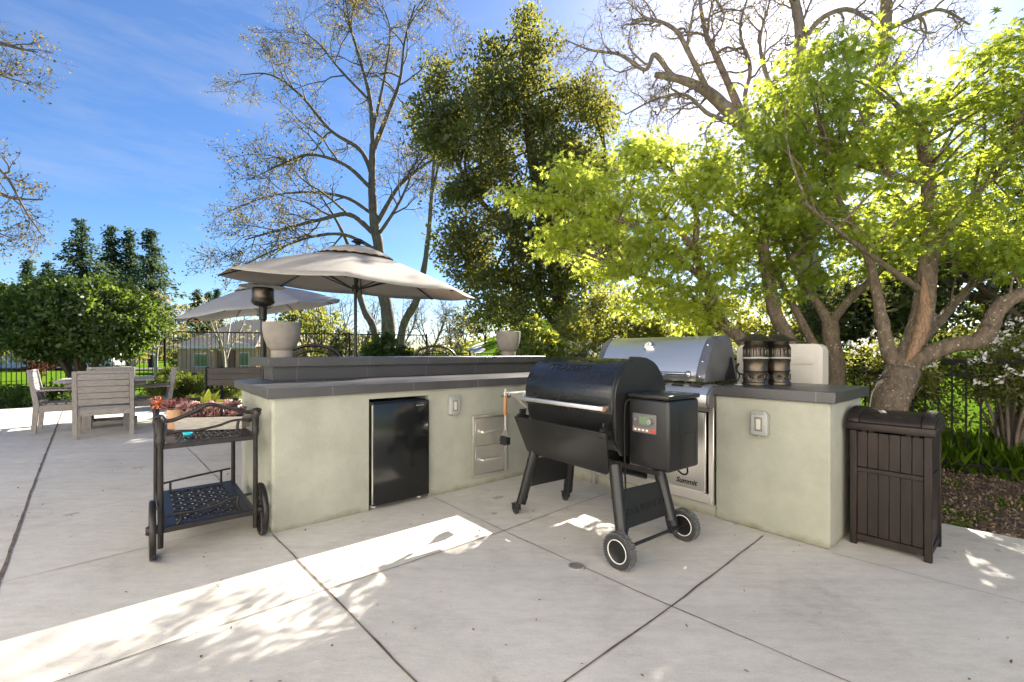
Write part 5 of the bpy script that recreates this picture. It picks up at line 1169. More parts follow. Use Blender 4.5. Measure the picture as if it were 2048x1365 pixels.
# tall grass behind the fence on the right
rg = np.random.default_rng(77); n = 17000
a = 3.12 + np.abs(rg.normal(0, 0.28, n)); y = rg.uniform(-4.8, -0.2, n)
pts = np.array([tuple(K(i, j, -0.06)) for i, j in zip(a, y)]); od = rg.normal(size=(n, 3)) * 0.35; od[:, 2] = 2.2
tag(link("tall_grass", leaf_mesh(pts, 0.30, 'blade', rg, up=0.1, out=od, jit=0.55), M_GRASS), "tall bright green grass growing behind the iron fence by the bin", "grass", kind='stuff')
n = 2600; a = rg.uniform(1.2, 3.0, n); y = rg.uniform(-6, -1, n); kk = (np.sin(a * 3.1 + 1) * np.sin(y * 2.3) > 0.55)
pts = np.array([tuple(K(i, j, -0.04)) for i, j in zip(a[kk], y[kk])]); od = rg.normal(size=(len(pts), 3)) * 0.6; od[:, 2] = 1.3
tag(link("weeds", leaf_mesh(pts, 0.05, 'blade', rg, up=0.1, out=od, jit=0.5), M_GRASS), "sparse short weeds sprouting in the bark bed", "weeds", kind='stuff')
# ------------------------------------------------------------------ trees
def crown(t, C, pr, nl, size, shape, m, rng, flat=1.0, up=0.4, shell=0.6, outw=0.5, droop=0.0, name="crown", zmin=None):
    p, d, tn = puffs(C, pr, nl, rng, flat, shell)
    b = np.array(t.location); p = p - b
    if zmin is not None: k = p[:, 2] > zmin; p, d, tn = p[k], d[k], tn[k]
    return link(name, leaf_mesh(p, size, shape, rng, tone=tn, up=up, out=d * outw, droop=droop), m, t)
def twigs_to(w, t, skel, C, rnd, r=0.02, frac=1.0, sides=5):
    """thin limbs from the nearest lower place on the tree's limbs to each leaf clump"""
    for c in C:
        if rnd.random() > frac: continue
        best = min(rnd.sample(skel, min(len(skel), 26)), key=lambda s: (s - c).length + 1.5 * max(0, s.z - c.z))
        mid = best.lerp(c, 0.5) + Vector((rnd.uniform(-.1, .1), rnd.uniform(-.1, .1), rnd.uniform(0.0, 0.16))) * (best - c).length
        w.limb([best - t.location, mid - t.location, c - t.location], r * min(1, 0.4 + (best - c).length * 0.5), 0.004, 4, sides)
# --- Japanese maples behind the counter
def maple(label, base, limbs, polys, m, seed, pr=0.40, nl=72, leaf=0.066, frac=0.6):
    rng = np.random.default_rng(seed); rnd = random.Random(seed)
    t = thing("japanese_maple", label, "tree", base, 0, "Japanese maples behind the counter"); w = Wood(); skel = []
    for pts, r0, r1 in limbs:
        pts = [Vector(p) for p in pts]; c, _ = w.limb([p - t.location for p in pts], r0, r1, 7, 14, 0.07, rnd, 0.0)
        skel += [q + t.location for q in c[len(c) // 3:]]
    C = []
    for poly, n, Y0, Yd in polys: C += poly_centres(poly, n, Y0, Yd, rnd)
    twigs_to(w, t, skel, C, rnd, 0.016, frac)
    w.build("trunk", M_BARK, t)
    crown(t, C, pr, nl, leaf, 'maple', m, rng, flat=0.34, up=0.7, shell=0.95, outw=0.7, droop=0.35)
    return t
bA = K(2.02, -2.2, -0.05)
A = maple("big Japanese maple with a thick scarred forking trunk behind the trash bin", bA, [
    ([bA, P(1778, 815, 4.02), P(1795, 770, 4.05), P(1806, 735, 4.08)], 0.15, 0.125),
    ([P(1804, 742, 4.08), P(1826, 690, 4.1), P(1846, 620, 4.12), P(1855, 540, 4.15), P(1858, 450, 4.2), P(1856, 350, 4.25), P(1840, 250, 4.3)], 0.10, 0.05),
    ([P(1802, 748, 4.08), P(1776, 700, 4.15), P(1764, 640, 4.22), P(1752, 580, 4.3), P(1738, 520, 4.4), P(1700, 440, 4.5), P(1650, 350, 4.6)], 0.065, 0.02),
    ([P(1812, 738, 4.08), P(1850, 712, 4.0), P(1900, 692, 3.9), P(1955, 682, 3.8), P(1978, 660, 3.75), P(1990, 628, 3.7), P(2018, 600, 3.65), P(2080, 575, 3.6), P(2200, 520, 3.5)], 0.075, 0.05),
    ([P(1835, 690, 4.12), P(1880, 640, 4.3), P(1925, 590, 4.45), P(1975, 545, 4.6), P(2060, 490, 4.7)], 0.05, 0.022),
    ([P(1855, 520, 4.15), P(1905, 450, 4.1), P(1960, 380, 4.0), P(2040, 280, 3.9)], 0.04, 0.015),
    ([P(1857, 370, 4.25), P(1800, 355, 4.2), P(1720, 330, 4.1), P(1640, 300, 4.0)], 0.04, 0.014),
    ([P(1840, 580, 4.12), P(1790, 545, 4.0), P(1700, 480, 3.9), P(1600, 400, 3.8)], 0.03, 0.012)],
    [([(1500, 250), (1560, 150), (1640, 80), (1740, 60), (1790, 130), (1850, 170), (1900, 210), (2000, 200), (2080, 140), (2250, 120), (2260, 420), (2120, 530), (2010, 545), (1900, 480), (1820, 500), (1720, 480), (1640, 500), (1560, 470), (1520, 380)], 210, 4.2, 0.75),
     ([(1880, 170), (1950, 110), (2060, 40), (2240, 40), (2240, 200), (2060, 200), (1960, 230)], 40, 3.9, 0.5),
     ([(1880, 450), (2060, 470), (2060, 560), (1950, 545)], 16, 4.0, 0.4)], M_LMAPLE, 101, frac=0.55)
mb = MB()   # the bare scar down the main stem
sc_ = [P(1846, 555, 4.09), P(1849, 600, 4.06), P(1847, 640, 4.035), P(1838, 675, 4.025), P(1824, 705, 4.02), P(1812, 724, 4.02)]
mb.tube([p - bA for p in catmull(sc_, 6)], [0.006 + 0.05 * math.sin(math.pi * i / 30) ** 0.7 * (1 + 0.12 * math.sin(i * 2.3)) for i in range(31)], 12); mb.build("exposed_wood", M_BAREWOOD, A)
bB = P(1655, 707, 4.9); bB.z = -0.05
maple("forked Japanese maple directly behind the cream cabinet", bB, [
    ([bB, P(1672, 770, 4.88), P(1664, 690, 4.88), P(1660, 645, 4.9)], 0.10, 0.075),
    ([P(1660, 650, 4.9), P(1640, 615, 4.95), P(1622, 590, 5.0), P(1580, 520, 5.1), P(1560, 440, 5.2)], 0.055, 0.02),
    ([P(1660, 650, 4.9), P(1690, 610, 4.9), P(1740, 560, 4.9), P(1800, 500, 4.9), P(1850, 430, 4.9)], 0.05, 0.02),
    ([P(1640, 715, 4.9), P(1622, 680, 4.95), P(1580, 600, 5.05), P(1540, 520, 5.1)], 0.06, 0.02)],
    [([(1480, 300), (1560, 250), (1660, 260), (1760, 330), (1860, 420), (1900, 520), (1820, 560), (1740, 540), (1660, 560), (1600, 590), (1540, 560), (1490, 460)], 100, 5.2, 0.6)], M_LMAPLE, 102)
bD = P(1570, 707, 5.2); bD.z = -0.05
maple("upright slim-trunked Japanese maple behind the bronze lanterns", bD, [
    ([bD, P(1592, 740, 5.0), P(1576, 680, 4.9), P(1550, 625, 4.85), P(1536, 550, 4.85), P(1527, 490, 4.85), P(1538, 425, 4.85), P(1556, 370, 4.9), P(1580, 280, 5.0)], 0.095, 0.03),
    ([P(1530, 500, 4.85), P(1490, 450, 4.9), P(1430, 400, 5.0), P(1370, 350, 5.1)], 0.035, 0.014), ([P(1540, 560, 4.85), P(1600, 500, 4.8), P(1660, 440, 4.7)], 0.03, 0.012)],
    [([(1400, 290), (1480, 230), (1540, 170), (1620, 200), (1660, 300), (1640, 420), (1560, 500), (1500, 560), (1440, 520), (1420, 400)], 70, 5.0, 0.6), ([(1420, 470), (1560, 460), (1640, 540), (1600, 600), (1480, 600)], 30, 5.3, 0.6)], M_LMAPLE, 103)
bC = P(1545, 707, 4.95); bC.z = -0.05
maple("golden-leaved Japanese maple leaning left over the gas grill", bC, [
    ([bC, P(1515, 730, 4.9), P(1486, 682, 4.85), P(1445, 645, 4.8), P(1425, 600, 4.75), P(1410, 560, 4.7), P(1380, 490, 4.65), P(1330, 430, 4.6)], 0.085, 0.03),
    ([P(1410, 565, 4.7), P(1340, 500, 4.6), P(1260, 450, 4.55), P(1180, 430, 4.5), P(1110, 420, 4.5)], 0.035, 0.01), ([P(1440, 640, 4.8), P(1380, 590, 4.7), P(1300, 560, 4.6), P(1220, 530, 4.55)], 0.035, 0.01), ([P(1390, 500, 4.65), P(1390, 420, 4.7), P(1340, 340, 4.7), P(1280, 300, 4.7)], 0.035, 0.01)],
    [([(1090, 345), (1140, 320), (1200, 360), (1290, 275), (1400, 320), (1470, 390), (1500, 520), (1440, 610), (1340, 620), (1250, 590), (1190, 560), (1090, 510), (1100, 460), (1150, 420)], 190, 4.6, 0.42),
     ([(985, 385), (1100, 395), (1120, 420), (1060, 405)], 9, 4.5, 0.1), ([(1250, 270), (1300, 260), (1290, 320), (1240, 330)], 8, 4.7, 0.2),
     ([(1230, 570), (1340, 600), (1450, 610), (1470, 650), (1380, 660), (1270, 640)], 26, 4.75, 0.3)], M_LMAPLEY, 104, leaf=0.062, nl=62, pr=0.32)
# --- the tall evergreen
def evergreen(label, base, limbs, polys, seed, m=M_LOAK, pr=0.66, nl=280, leaf=0.12, name="evergreen_oak", shape='oval', bark=M_DBARK, flat=0.8, frac=0.5, group=None):
    rng = np.random.default_rng(seed); rnd = random.Random(seed)
    t = thing(name, label, "tree", base, 0, group); w = Wood(); skel = []
    for pts, r0, r1 in limbs:
        c, _ = w.limb([Vector(p) - t.location for p in pts], r0, r1, 6, 10, 0.06, rnd); skel += [q + t.location for q in c[len(c) // 4:]]
    C = []
    for poly, n, Y0, Yd in polys: C += poly_centres(poly, n, Y0, Yd, rnd)
    twigs_to(w, t, skel, C, rnd, 0.05, frac); w.build("trunk", bark, t)
    crown(t, C, pr, nl, leaf, shape, m, rng, flat=flat, up=0.25, shell=0.5, outw=0.4, zmin=0.3)
    return t
bE = gp(1120, 14.0); bE.z = -0.1
evergreen("tall dark evergreen tree towering behind the golden maple, left of centre", bE, [
    ([bE, P(1126, 640, 14), P(1112, 560, 14), P(1085, 430, 14), P(1060, 280, 14), P(1050, 120, 14), P(1052, 20, 14)], 0.33, 0.07),
    ([P(1122, 660, 14), P(1078, 590, 14.2), P(1072, 480, 14.4), P(1000, 330, 14.6), P(960, 200, 14.6)], 0.19, 0.05),
    ([P(1105, 520, 14), P(1180, 400, 14), P(1210, 300, 14)], 0.12, 0.04), ([P(1075, 500, 14.3), P(960, 400, 14), P(880, 260, 13.8)], 0.11, 0.03), ([P(1115, 590, 14), P(1000, 560, 13.6), P(930, 520, 13.4)], 0.1, 0.03)],
    [([(1050, 5), (1010, 45), (975, 75), (945, 130), (925, 210), (950, 300), (960, 420), (940, 500), (930, 590), (950, 640), (1050, 668), (1120, 655), (1200, 620), (1240, 540), (1235, 430), (1240, 330), (1235, 250), (1190, 180), (1130, 110), (1090, 60)], 235, 14.2, 1.9),
     ([(830, 150), (880, 140), (930, 220), (930, 300), (900, 350), (855, 300), (820, 230)], 26, 13.8, 0.8), ([(880, 380), (960, 360), (960, 560), (920, 570), (895, 500)], 26, 13.8, 0.9)], 111)
evergreen("dark evergreen thicket tree at the right, behind the big maple", K(5.2, -3.6, -0.1), [([K(5.2, -3.6, -0.1), K(5.3, -3.4, 1.5), K(5.4, -3.2, 3.2)], 0.14, 0.04), ([K(5.3, -3.4, 1.0), K(5.0, -2.2, 2.6)], 0.07, 0.03), ([K(5.3, -3.4, 1.0), K(5.6, -4.6, 2.4)], 0.07, 0.03)],
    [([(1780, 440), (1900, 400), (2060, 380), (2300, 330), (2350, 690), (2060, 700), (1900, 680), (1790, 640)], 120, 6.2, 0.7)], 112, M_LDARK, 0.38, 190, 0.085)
bK = P(1752, 707, 7.2); bK.z = -0.1
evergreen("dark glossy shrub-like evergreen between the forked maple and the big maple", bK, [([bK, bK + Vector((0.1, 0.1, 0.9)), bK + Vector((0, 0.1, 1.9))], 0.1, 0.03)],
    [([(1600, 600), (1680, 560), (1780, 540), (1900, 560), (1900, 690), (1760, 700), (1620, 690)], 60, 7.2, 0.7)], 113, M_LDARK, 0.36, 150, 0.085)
for i, (px, Y, w_, top, lb) in enumerate(((1215, 9.6, 0.9, 560, "sunlit yellow-green thicket shrub behind the gas grill's left end"), (1330, 9.2, 1.0, 570, "sunlit yellow-green thicket shrub behind the gas grill's thermometer"), (1440, 9.5, 0.9, 555, "sunlit yellow-green thicket shrub behind the leaning golden maple trunk"), (1570, 9.8, 1.0, 560, "sunlit yellow-green thicket shrub seen through the slim maple's trunks"), (1165, 11.5, 0.8, 590, "shaded thicket shrub beneath the tall evergreen tree"))):
    b = gp(px, Y); h = CAM_H + (HOR - top) / FPX * Y
    shrub("thicket_shrub", lb, "shrub", b, [(0, 0, h * 0.55, w_, 0.7, h * 0.45), (0.2, 0, h * 0.3, w_ * 1.05, 0.6, h * 0.3)], 150, 0.26, 75, 0.085, 'oval', M_LTHICK if i < 4 else M_LAZAL, 120 + i, "thicket behind the maples", stems=16, up=0.3, bark=M_TWIG)
# --- bare sycamores
def sycamore(label, base, limbs, levels, seed, bark, leaves=0, leaf=0.1, lm=M_LSYC, wig=0.3, grav=0.0, name="bare_sycamore", group=None, t0=0.25, rmin=0.006, puffy=1, spread=0.12, start=0):
    rng = np.random.default_rng(seed); rnd = random.Random(seed); t = thing(name, label, "tree", base, 0, group); w = Wood(); w.rmin = rmin
    for i, (pts, r0, r1) in enumerate(limbs):
        c, rr = w.limb([Vector(p) - t.location for p in pts], r0, r1, 6, 12 if r0 > 0.1 else 8, 0.08, rnd, 0.25 if i == 0 else 0)
        if i >= start: w.sprout(c, rr, rnd, levels, t0, wig, grav)
    w.build("trunk", bark, t)
    if leaves and w.tips:
        T = np.array([tuple(a) for a, _ in w.tips]); idx = rng.integers(0, len(T), leaves); p = T[idx] + rng.normal(size=(leaves, 3)) * spread
        link("crown", leaf_mesh(p, leaf, 'diamond', rng, up=0.2, droop=0.4, jit=0.5), lm, t)
    return t
YS = 24.0
bS = gp(775, YS)
sycamore("tall three-stemmed bare sycamore with sparse dry leaves, behind the taupe parasol", bS, [
    ([bS, P(776, 640, YS), P(768, 590, YS), P(758, 500, YS), P(748, 440, YS), P(744, 360, YS), P(746, 290, YS)], 0.40, 0.17),
    ([bS + Vector((-0.5, 0, 0)), P(748, 662, YS), P(728, 620, YS), P(712, 560, YS + .3), P(700, 500, YS + .5), P(672, 440, YS + .6), P(640, 390, YS + .6)], 0.24, 0.04),
    ([bS + Vector((0.5, 0, 0)), P(806, 655, YS), P(834, 600, YS - .3), P(848, 540, YS - .4), P(858, 460, YS - .5), P(864, 380, YS - .5), P(870, 290, YS - .5)], 0.26, 0.06),
    ([P(750, 470, YS), P(700, 430, YS - .5), P(640, 440, YS - 1), P(560, 460, YS - 1.5), P(490, 480, YS - 2)], 0.15, 0.03),
    ([P(745, 350, YS), P(720, 300, YS + .5), P(660, 260, YS + 1), P(600, 190, YS + 1), P(540, 150, YS + 1), P(480, 150, YS + 1)], 0.14, 0.02),
    ([P(746, 300, YS), P(740, 200, YS), P(720, 120, YS), P(700, 50, YS), P(690, -10, YS)], 0.13, 0.03),
    ([P(747, 300, YS), P(775, 230, YS), P(800, 160, YS), P(810, 80, YS), P(830, 10, YS)], 0.14, 0.03),
    ([P(755, 445, YS), P(800, 370, YS + .5), P(850, 330, YS + .8), P(900, 290, YS + 1)], 0.13, 0.03),
    ([P(745, 380, YS), P(690, 330, YS - 1), P(620, 310, YS - 1.4), P(560, 330, YS - 1.6), P(520, 350, YS - 1.8)], 0.11, 0.02),
    ([P(757, 470, YS), P(790, 420, YS - .5), P(815, 370, YS - .5), P(840, 300, YS - .5)], 0.1, 0.03),
    ([P(746, 260, YS), P(770, 150, YS + .3), P(780, 60, YS + .5), P(760, 0, YS + .5)], 0.09, 0.02),
    ([P(752, 500, YS), P(690, 470, YS - .8), P(620, 475, YS - 1.2), P(540, 505, YS - 1.6), P(470, 540, YS - 1.8)], 0.11, 0.02),
    ([P(748, 430, YS), P(690, 395, YS + .6), P(610, 385, YS + 1), P(530, 395, YS + 1.2), P(455, 425, YS + 1.4)], 0.11, 0.02),
    ([P(862, 400, YS - .5), P(880, 320, YS - .3), P(905, 240, YS), P(920, 160, YS)], 0.08, 0.02),
    ([P(738, 200, YS), P(680, 140, YS + .5), P(640, 90, YS + .5), P(600, 60, YS + .6)], 0.08, 0.02)],
    [(9, 3.0, 50), (7, 1.4, 48), (5, 0.7, 50)], 131, M_SYC, 20000, 0.095, wig=0.28, spread=0.12, start=3, rmin=0.0085)
YR = 11.5
bR = gp(1640, YR); bR.z = -0.15
sycamore("old gnarled bare sycamore with twisting twigs, towering behind the maples at the right", bR, [
    ([bR, P(1620, 560, YR), P(1590, 400, YR), P(1560, 330, YR), P(1500, 268, YR), P(1445, 210, YR), P(1400, 175, YR), P(1345, 155, YR), P(1310, 150, YR)], 0.295, 0.068),
    ([P(1600, 420, YR), P(1590, 280, YR + .4), P(1595, 150, YR + .6), P(1600, 60, YR + .6), P(1580, -40, YR + .5), P(1560, -160, YR)], 0.213, 0.075),
    ([P(1612, 480, YR), P(1690, 330, YR + .6), P(1750, 180, YR + .9), P(1770, 60, YR + 1), P(1775, -60, YR + 1), P(1790, -200, YR + 1)], 0.213, 0.090),
    ([P(1500, 268, YR), P(1440, 130, YR + .3), P(1410, 60, YR + .4), P(1395, -30, YR + .4)], 0.107, 0.030),
    ([P(1420, 190, YR), P(1385, 120, YR - .3), P(1350, 60, YR - .4), P(1300, 40, YR - .5), P(1260, 50, YR - .5)], 0.082, 0.022),
    ([P(1345, 155, YR), P(1310, 110, YR), P(1290, 140, YR - .2), P(1240, 110, YR - .3), P(1180, 100, YR - .3), P(1130, 80, YR - .3)], 0.070, 0.015),
    ([P(1480, 245, YR), P(1420, 230, YR - .5), P(1370, 190, YR - .7), P(1310, 200, YR - .8), P(1250, 230, YR - .8)], 0.061, 0.015),
    ([P(1595, 100, YR + .6), P(1640, 40, YR + .3), P(1700, 20, YR), P(1760, 60, YR - .2), P(1800, 90, YR - .3)], 0.082, 0.022),
    ([P(1770, 60, YR + 1), P(1820, 40, YR + 1), P(1880, 20, YR + 1), P(1940, 50, YR + 1)], 0.082, 0.022),
    ([P(1510, 280, YR), P(1490, 200, YR - .4), P(1500, 140, YR - .5), P(1480, 60, YR - .6), P(1500, -20, YR - .6)], 0.066, 0.022),
    ([P(1590, 250, YR + .4), P(1545, 180, YR + .3), P(1520, 90, YR + .3), P(1540, 0, YR)], 0.074, 0.022)],
    [(11, 1.5, 62), (8, 0.68, 60), (4, 0.36, 55)], 132, M_SYCD, 2200, 0.07, wig=0.5, spread=0.08, start=0, rmin=0.0026, t0=0.3)
YL = 10.5
bL = Vector((-16.2, 10.0, -0.07))
sycamore("bare sycamore out at the left edge, its drooping twigs reaching into the sky", bL, [
    ([bL, bL + Vector((0.2, 0, 3)), bL + Vector((0.1, 0.2, 7)), bL + Vector((0, 0, 11))], 0.3, 0.1),
    ([bL + Vector((0.1, 0.1, 4)), P(-260, 340, 10.3), P(-120, 330, 10.4), P(-40, 365, 10.5), P(20, 395, 10.6), P(85, 400, 10.8)], 0.12, 0.015),
    ([P(-120, 330, 10.4), P(-40, 320, 10.2), P(10, 350, 10.1), P(50, 420, 10.0), P(90, 480, 9.9)], 0.05, 0.01),
    ([bL + Vector((0.1, 0.1, 6)), P(-300, 90, 10.3), P(-140, 60, 10.4), P(-40, 75, 10.5), P(30, 95, 10.6), P(75, 105, 10.7)], 0.12, 0.012),
    ([P(-140, 60, 10.4), P(-60, 120, 10.3), P(0, 150, 10.2), P(45, 165, 10.2)], 0.05, 0.01),
    ([P(-260, 340, 10.3), P(-120, 420, 10.1), P(-30, 455, 10), P(30, 480, 10)], 0.05, 0.01)],
    [(8, 0.85, 45), (5, 0.42, 45), (3.2, 0.22, 45)], 133, M_SYC, 1300, 0.06, wig=0.3, spread=0.07, start=1, t0=0.35, rmin=0.0035)
# --- redwoods far off
def redwood(label, px, top, Y, seed, wid):
    rng = np.random.default_rng(seed); rnd = random.Random(seed); b = gp(px, Y); h = P(px, top, Y).z - b.z
    t = thing("redwood_tree", label, "tree", b, 0, "far conifers on the left"); w = Wood(); w.rmin = 0.03
    w.limb([(0, 0, -0.3), (0.1, 0, h * 0.5), (0, 0, h)], 0.022 * h, 0.05, 8, 8); p, dd, tn = [], [], []
    z = h * 0.12
    while z < h * 0.985:
        f = 1 - z / h; L_ = 1.75 * wid * (0.04 + 0.96 * f ** 1.1) * rnd.uniform(0.25, 1.2)
        for k in range(4):
            a = rnd.uniform(0, 6.283); d = Vector((math.cos(a), math.sin(a), 0.12)); e = [Vector((0, 0, z)), Vector((0, 0, z)) + d * L_ * 0.55, Vector((0, 0, z)) + d * L_ - Vector((0, 0, L_ * 0.16))]
            w.limb(e, 0.05 + 0.05 * f, 0.02, 3, 4); tone = rnd.random()
            m = int(8 + 62 * L_ / wid)
            for i in range(m):
                s = (i + rnd.random()) / m; q = e[0].lerp(e[1], s * 2) if s < 0.5 else e[1].lerp(e[2], s * 2 - 1)
                p.append((q.x + rnd.gauss(0, 0.3), q.y + rnd.gauss(0, 0.3), q.z + rnd.gauss(0, 0.22))); dd.append((d.x, d.y, -0.25)); tn.append(tone)
        z += h / 54 * rnd.uniform(0.7, 1.2)
    w.build("trunk", M_DBARK, t)
    link("crown", leaf_mesh(p, 0.46, 'spray', rng, tone=np.array(tn), up=0.55, out=np.array(dd) * 0.9, droop=0.1), M_LRED, t)
for i, (px, top, Y, wd_, lb) in enumerate(((163, 437, 66, 5.4, "tallest left redwood of the far row, with a ragged crown"), (222, 450, 72, 3.9, "far redwood just right of the tallest ragged one"), (260, 455, 74, 4.6, "far redwood in the middle of the right-hand three"), (304, 458, 66, 5.6, "far redwood at the right end of the row, with a bare-looking spire"), (97, 522, 90, 4.0, "small far conifer left of the redwood row, right of a smaller one"), (56, 516, 92, 4.6, "small far conifer at the left, above the laurel crown"), (394, 577, 110, 3.4, "tiny far conifer above the pale parasol's left side"), (417, 583, 112, 2.8, "tiny far conifer, middle of three above the pale parasol"), (434, 576, 116, 3.0, "tiny far conifer, rightmost of three above the pale parasol"))):
    redwood(lb, px, top, Y, 150 + i, wd_)
# --- pale leafing trees, bare shrubs and green trees beyond the fence
def far_tree(name, label, px, Y, w_, top, m, seed, leaf, npf, nl, bark, low=0.25, group="trees beyond the fence", twig=False):
    b = gp(px, Y); h = P(px, top, Y).z - b.z; rng = np.random.default_rng(seed); rnd = random.Random(seed)
    t = thing(name, label, "tree" if h > 3 else "shrub", b, 0, group); w = Wood(); w.rmin = 0.012
    limbs = []
    for k in range(5):
        a = rnd.uniform(0, 6.28); q = [Vector((0, 0, -0.2)), Vector((0.08 * math.cos(a) * w_, 0.08 * math.sin(a) * w_, h * 0.3)), Vector((w_ * 0.45 * math.cos(a), w_ * 0.45 * math.sin(a), h * 0.62)), Vector((w_ * 0.6 * math.cos(a), w_ * 0.6 * math.sin(a), h * rnd.uniform(0.8, 0.98)))]
        c, rr = w.limb(q, 0.028 * h * 0.6, 0.02, 5, 7, 0.05, rnd); limbs.append(c)
        w.sprout(c, rr, rnd, [(9, h * 0.3, 50), (6, h * 0.14, 50)] if twig else [(5, h * 0.28, 50), (4, h * 0.12, 50)], 0.3, 0.25)
    w.build("trunk", bark, t)
    C = []
    while len(C) < npf:
        d = Vector((rnd.gauss(0, 1), rnd.gauss(0, 1), rnd.gauss(0, 1))).normalized() * rnd.random() ** 0.35
        C.append(b + Vector((d.x * w_, d.y * w_, h * (low + (1 - low) / 2) + d.z * h * (1 - low) / 2)))
    crown(t, C, 0.2 * w_, nl, leaf, 'oval', m, rng, 0.8, 0.3, 0.5, 0.3)
    return t
FT = [("pale_tree", "pale yellow-leafed tree right of the laurel, before the tan house", 312, 30, 2.0, 585, M_LTAN, 0.2, 55, 26, M_PALEB, 0.3),
      ("pale_tree", "pale yellow-leafed tree in front of the tan house's right half", 450, 34, 3.4, 590, M_LTAN, 0.18, 34, 14, M_PALEB, 0.3),
      ("pale_tree", "small pale tree with white stems under the laurel's right side", 266, 21, 1.0, 665, M_LTAN, 0.14, 24, 18, M_PALEB, 0.45),
      ("green_tree", "round green tree behind the left concrete pot", 612, 33, 2.3, 596, M_LOAK, 0.26, 75, 34, M_DBARK, 0.1),
      ("green_tree", "yellow-green tree right of the left concrete pot", 645, 30, 1.7, 612, M_LTHICK, 0.22, 60, 30, M_DBARK, 0.1),
      ("green_tree", "narrow dark conifer-like tree behind the fence near the parasol pole", 684, 28, 0.75, 655, M_LDARK, 0.2, 40, 30, M_DBARK, 0.02),
      ("bare_tree", "bare grey-brown tree behind the fence between pot and parasol pole", 660, 50, 4.0, 590, M_LTAN, 0.2, 30, 6, M_TWIG, 0.2),
      ("bare_tree", "bare brownish tree left of the sycamore's stems", 718, 42, 3.0, 600, M_LTAN, 0.2, 26, 6, M_TWIG, 0.2),
      ("bare_tree", "bare brownish tree behind the sycamore's three stems", 800, 46, 3.6, 596, M_LTAN, 0.2, 28, 6, M_TWIG, 0.2),
      ("bare_tree", "bare brown thicket tree right of the sycamore, beyond the fence", 862, 40, 3.0, 600, M_LTAN, 0.18, 26, 6, M_TWIG, 0.1),
      ("bare_tree", "bare brown thicket tree left of the golf course path", 905, 44, 2.6, 612, M_LTAN, 0.18, 24, 6, M_TWIG, 0.1),
      ("green_shrub", "pale green shrub left of the golf course path", 925, 31, 0.75, 678, M_LTHICK, 0.16, 26, 26, M_DBARK, 0.02),
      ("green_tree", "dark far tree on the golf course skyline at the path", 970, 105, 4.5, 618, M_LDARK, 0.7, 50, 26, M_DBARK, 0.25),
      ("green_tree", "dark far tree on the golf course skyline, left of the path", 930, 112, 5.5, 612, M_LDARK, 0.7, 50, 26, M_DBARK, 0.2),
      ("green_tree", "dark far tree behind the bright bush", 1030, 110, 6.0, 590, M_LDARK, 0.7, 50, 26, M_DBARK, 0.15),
      ("red_maple", "small red-leafed tree on the lawn at the far left", 76, 34, 1.0, 706, M_LREDM, 0.16, 40, 30, M_PALEB, 0.15),
      ("green_tree", "green tree on the far lawn at the left edge", -20, 36, 3.5, 600, M_LOAK, 0.3, 70, 30, M_DBARK, 0.15),
      ("green_tree", "green tree between the laurel and the tan house", 372, 50, 2.4, 660, M_LOAK, 0.3, 40, 30, M_DBARK, 0.05),
      ("green_tree", "dark green tree behind the tan house's right end", 500, 60, 3.2, 640, M_LDARK, 0.4, 50, 30, M_DBARK, 0.05),
      ("green_tree", "green tree behind the laurel on the far lawn", 190, 58, 4.5, 640, M_LOAK, 0.4, 60, 30, M_DBARK, 0.05),
      ("green_tree", "green tree on the far lawn left of the laurel", 40, 62, 5.0, 620, M_LDARK, 0.4, 60, 30, M_DBARK, 0.05)]
for i, (nm, lb, px, Y, w_, top, m, lf, npf, nl, bk, low) in enumerate(FT):
    far_tree(nm, lb, px, Y, w_, top, m, 170 + i, lf, npf, nl, bk, low, twig=nm == "bare_tree")
tag_w = np.random.default_rng(5); n = 16000
ang = tag_w.uniform(R(-62), R(62), n); rad = tag_w.uniform(150, 230, n); x = np.sin(ang) * rad; y = np.cos(ang) * rad
z = np.array([hill(a, b) for a, b in zip(x, y)]) + tag_w.uniform(0, 1, n) ** 1.3 * 8.5 * (0.6 + 0.4 * np.sin(ang * 23) * np.sin(ang * 9 + 1))
tag(link("far_wood", leaf_mesh(np.stack([x, y, z], 1), 2.2, 'oval', tag_w, up=0.3, jit=0.5), M_LOAK), "far belt of green woodland along the horizon", "woods", kind='stuff')

# ------------------------------------------------------------------ houses and cars beyond the lawn
def house(name, label, px, Y, w_, dep, eave, ridge, wallm, roofm, rz, wins, group=None):
    b = gp(px, Y); t = thing(name, label, "house", b, rz, group)
    mb = MB(); mb.box(-w_ / 2, w_ / 2, 0, dep, 0, eave); mb.build("wall", wallm, t)
    o = 0.5; mb = MB(); mb._faces([(-w_ / 2 - o, -o, eave), (w_ / 2 + o, -o, eave), (w_ / 2 + o, dep + o, eave), (-w_ / 2 - o, dep + o, eave), (-w_ / 2 + dep * 0.42, dep / 2, ridge), (w_ / 2 - dep * 0.42, dep / 2, ridge)], [(0, 1, 5, 4), (1, 2, 5), (2, 3, 4, 5), (3, 0, 4), (0, 3, 2, 1)]); rf = mb.build("roof", roofm, t)
    mb = MB(); mb.box(-w_ / 2 - o - 0.03, w_ / 2 + o + 0.03, -o - 0.06, -o - 0.005, eave - 0.18, eave + 0.04); mb.build("fascia", M_WHITE, rf)
    for x, z, ww, hh in wins:
        mb = MB(); mb.box(x - ww / 2 - 0.1, x + ww / 2 + 0.1, -0.08, -0.005, z - 0.1, z + hh + 0.1); f = mb.build("window", M_WHITE, t)
        mb = MB(); mb.box(x - ww / 2, x - 0.03, -0.1, -0.081, z, z + hh); mb.box(x + 0.03, x + ww / 2, -0.1, -0.081, z, z + hh); mb.build("pane", M_WINDOW, f)
    return t
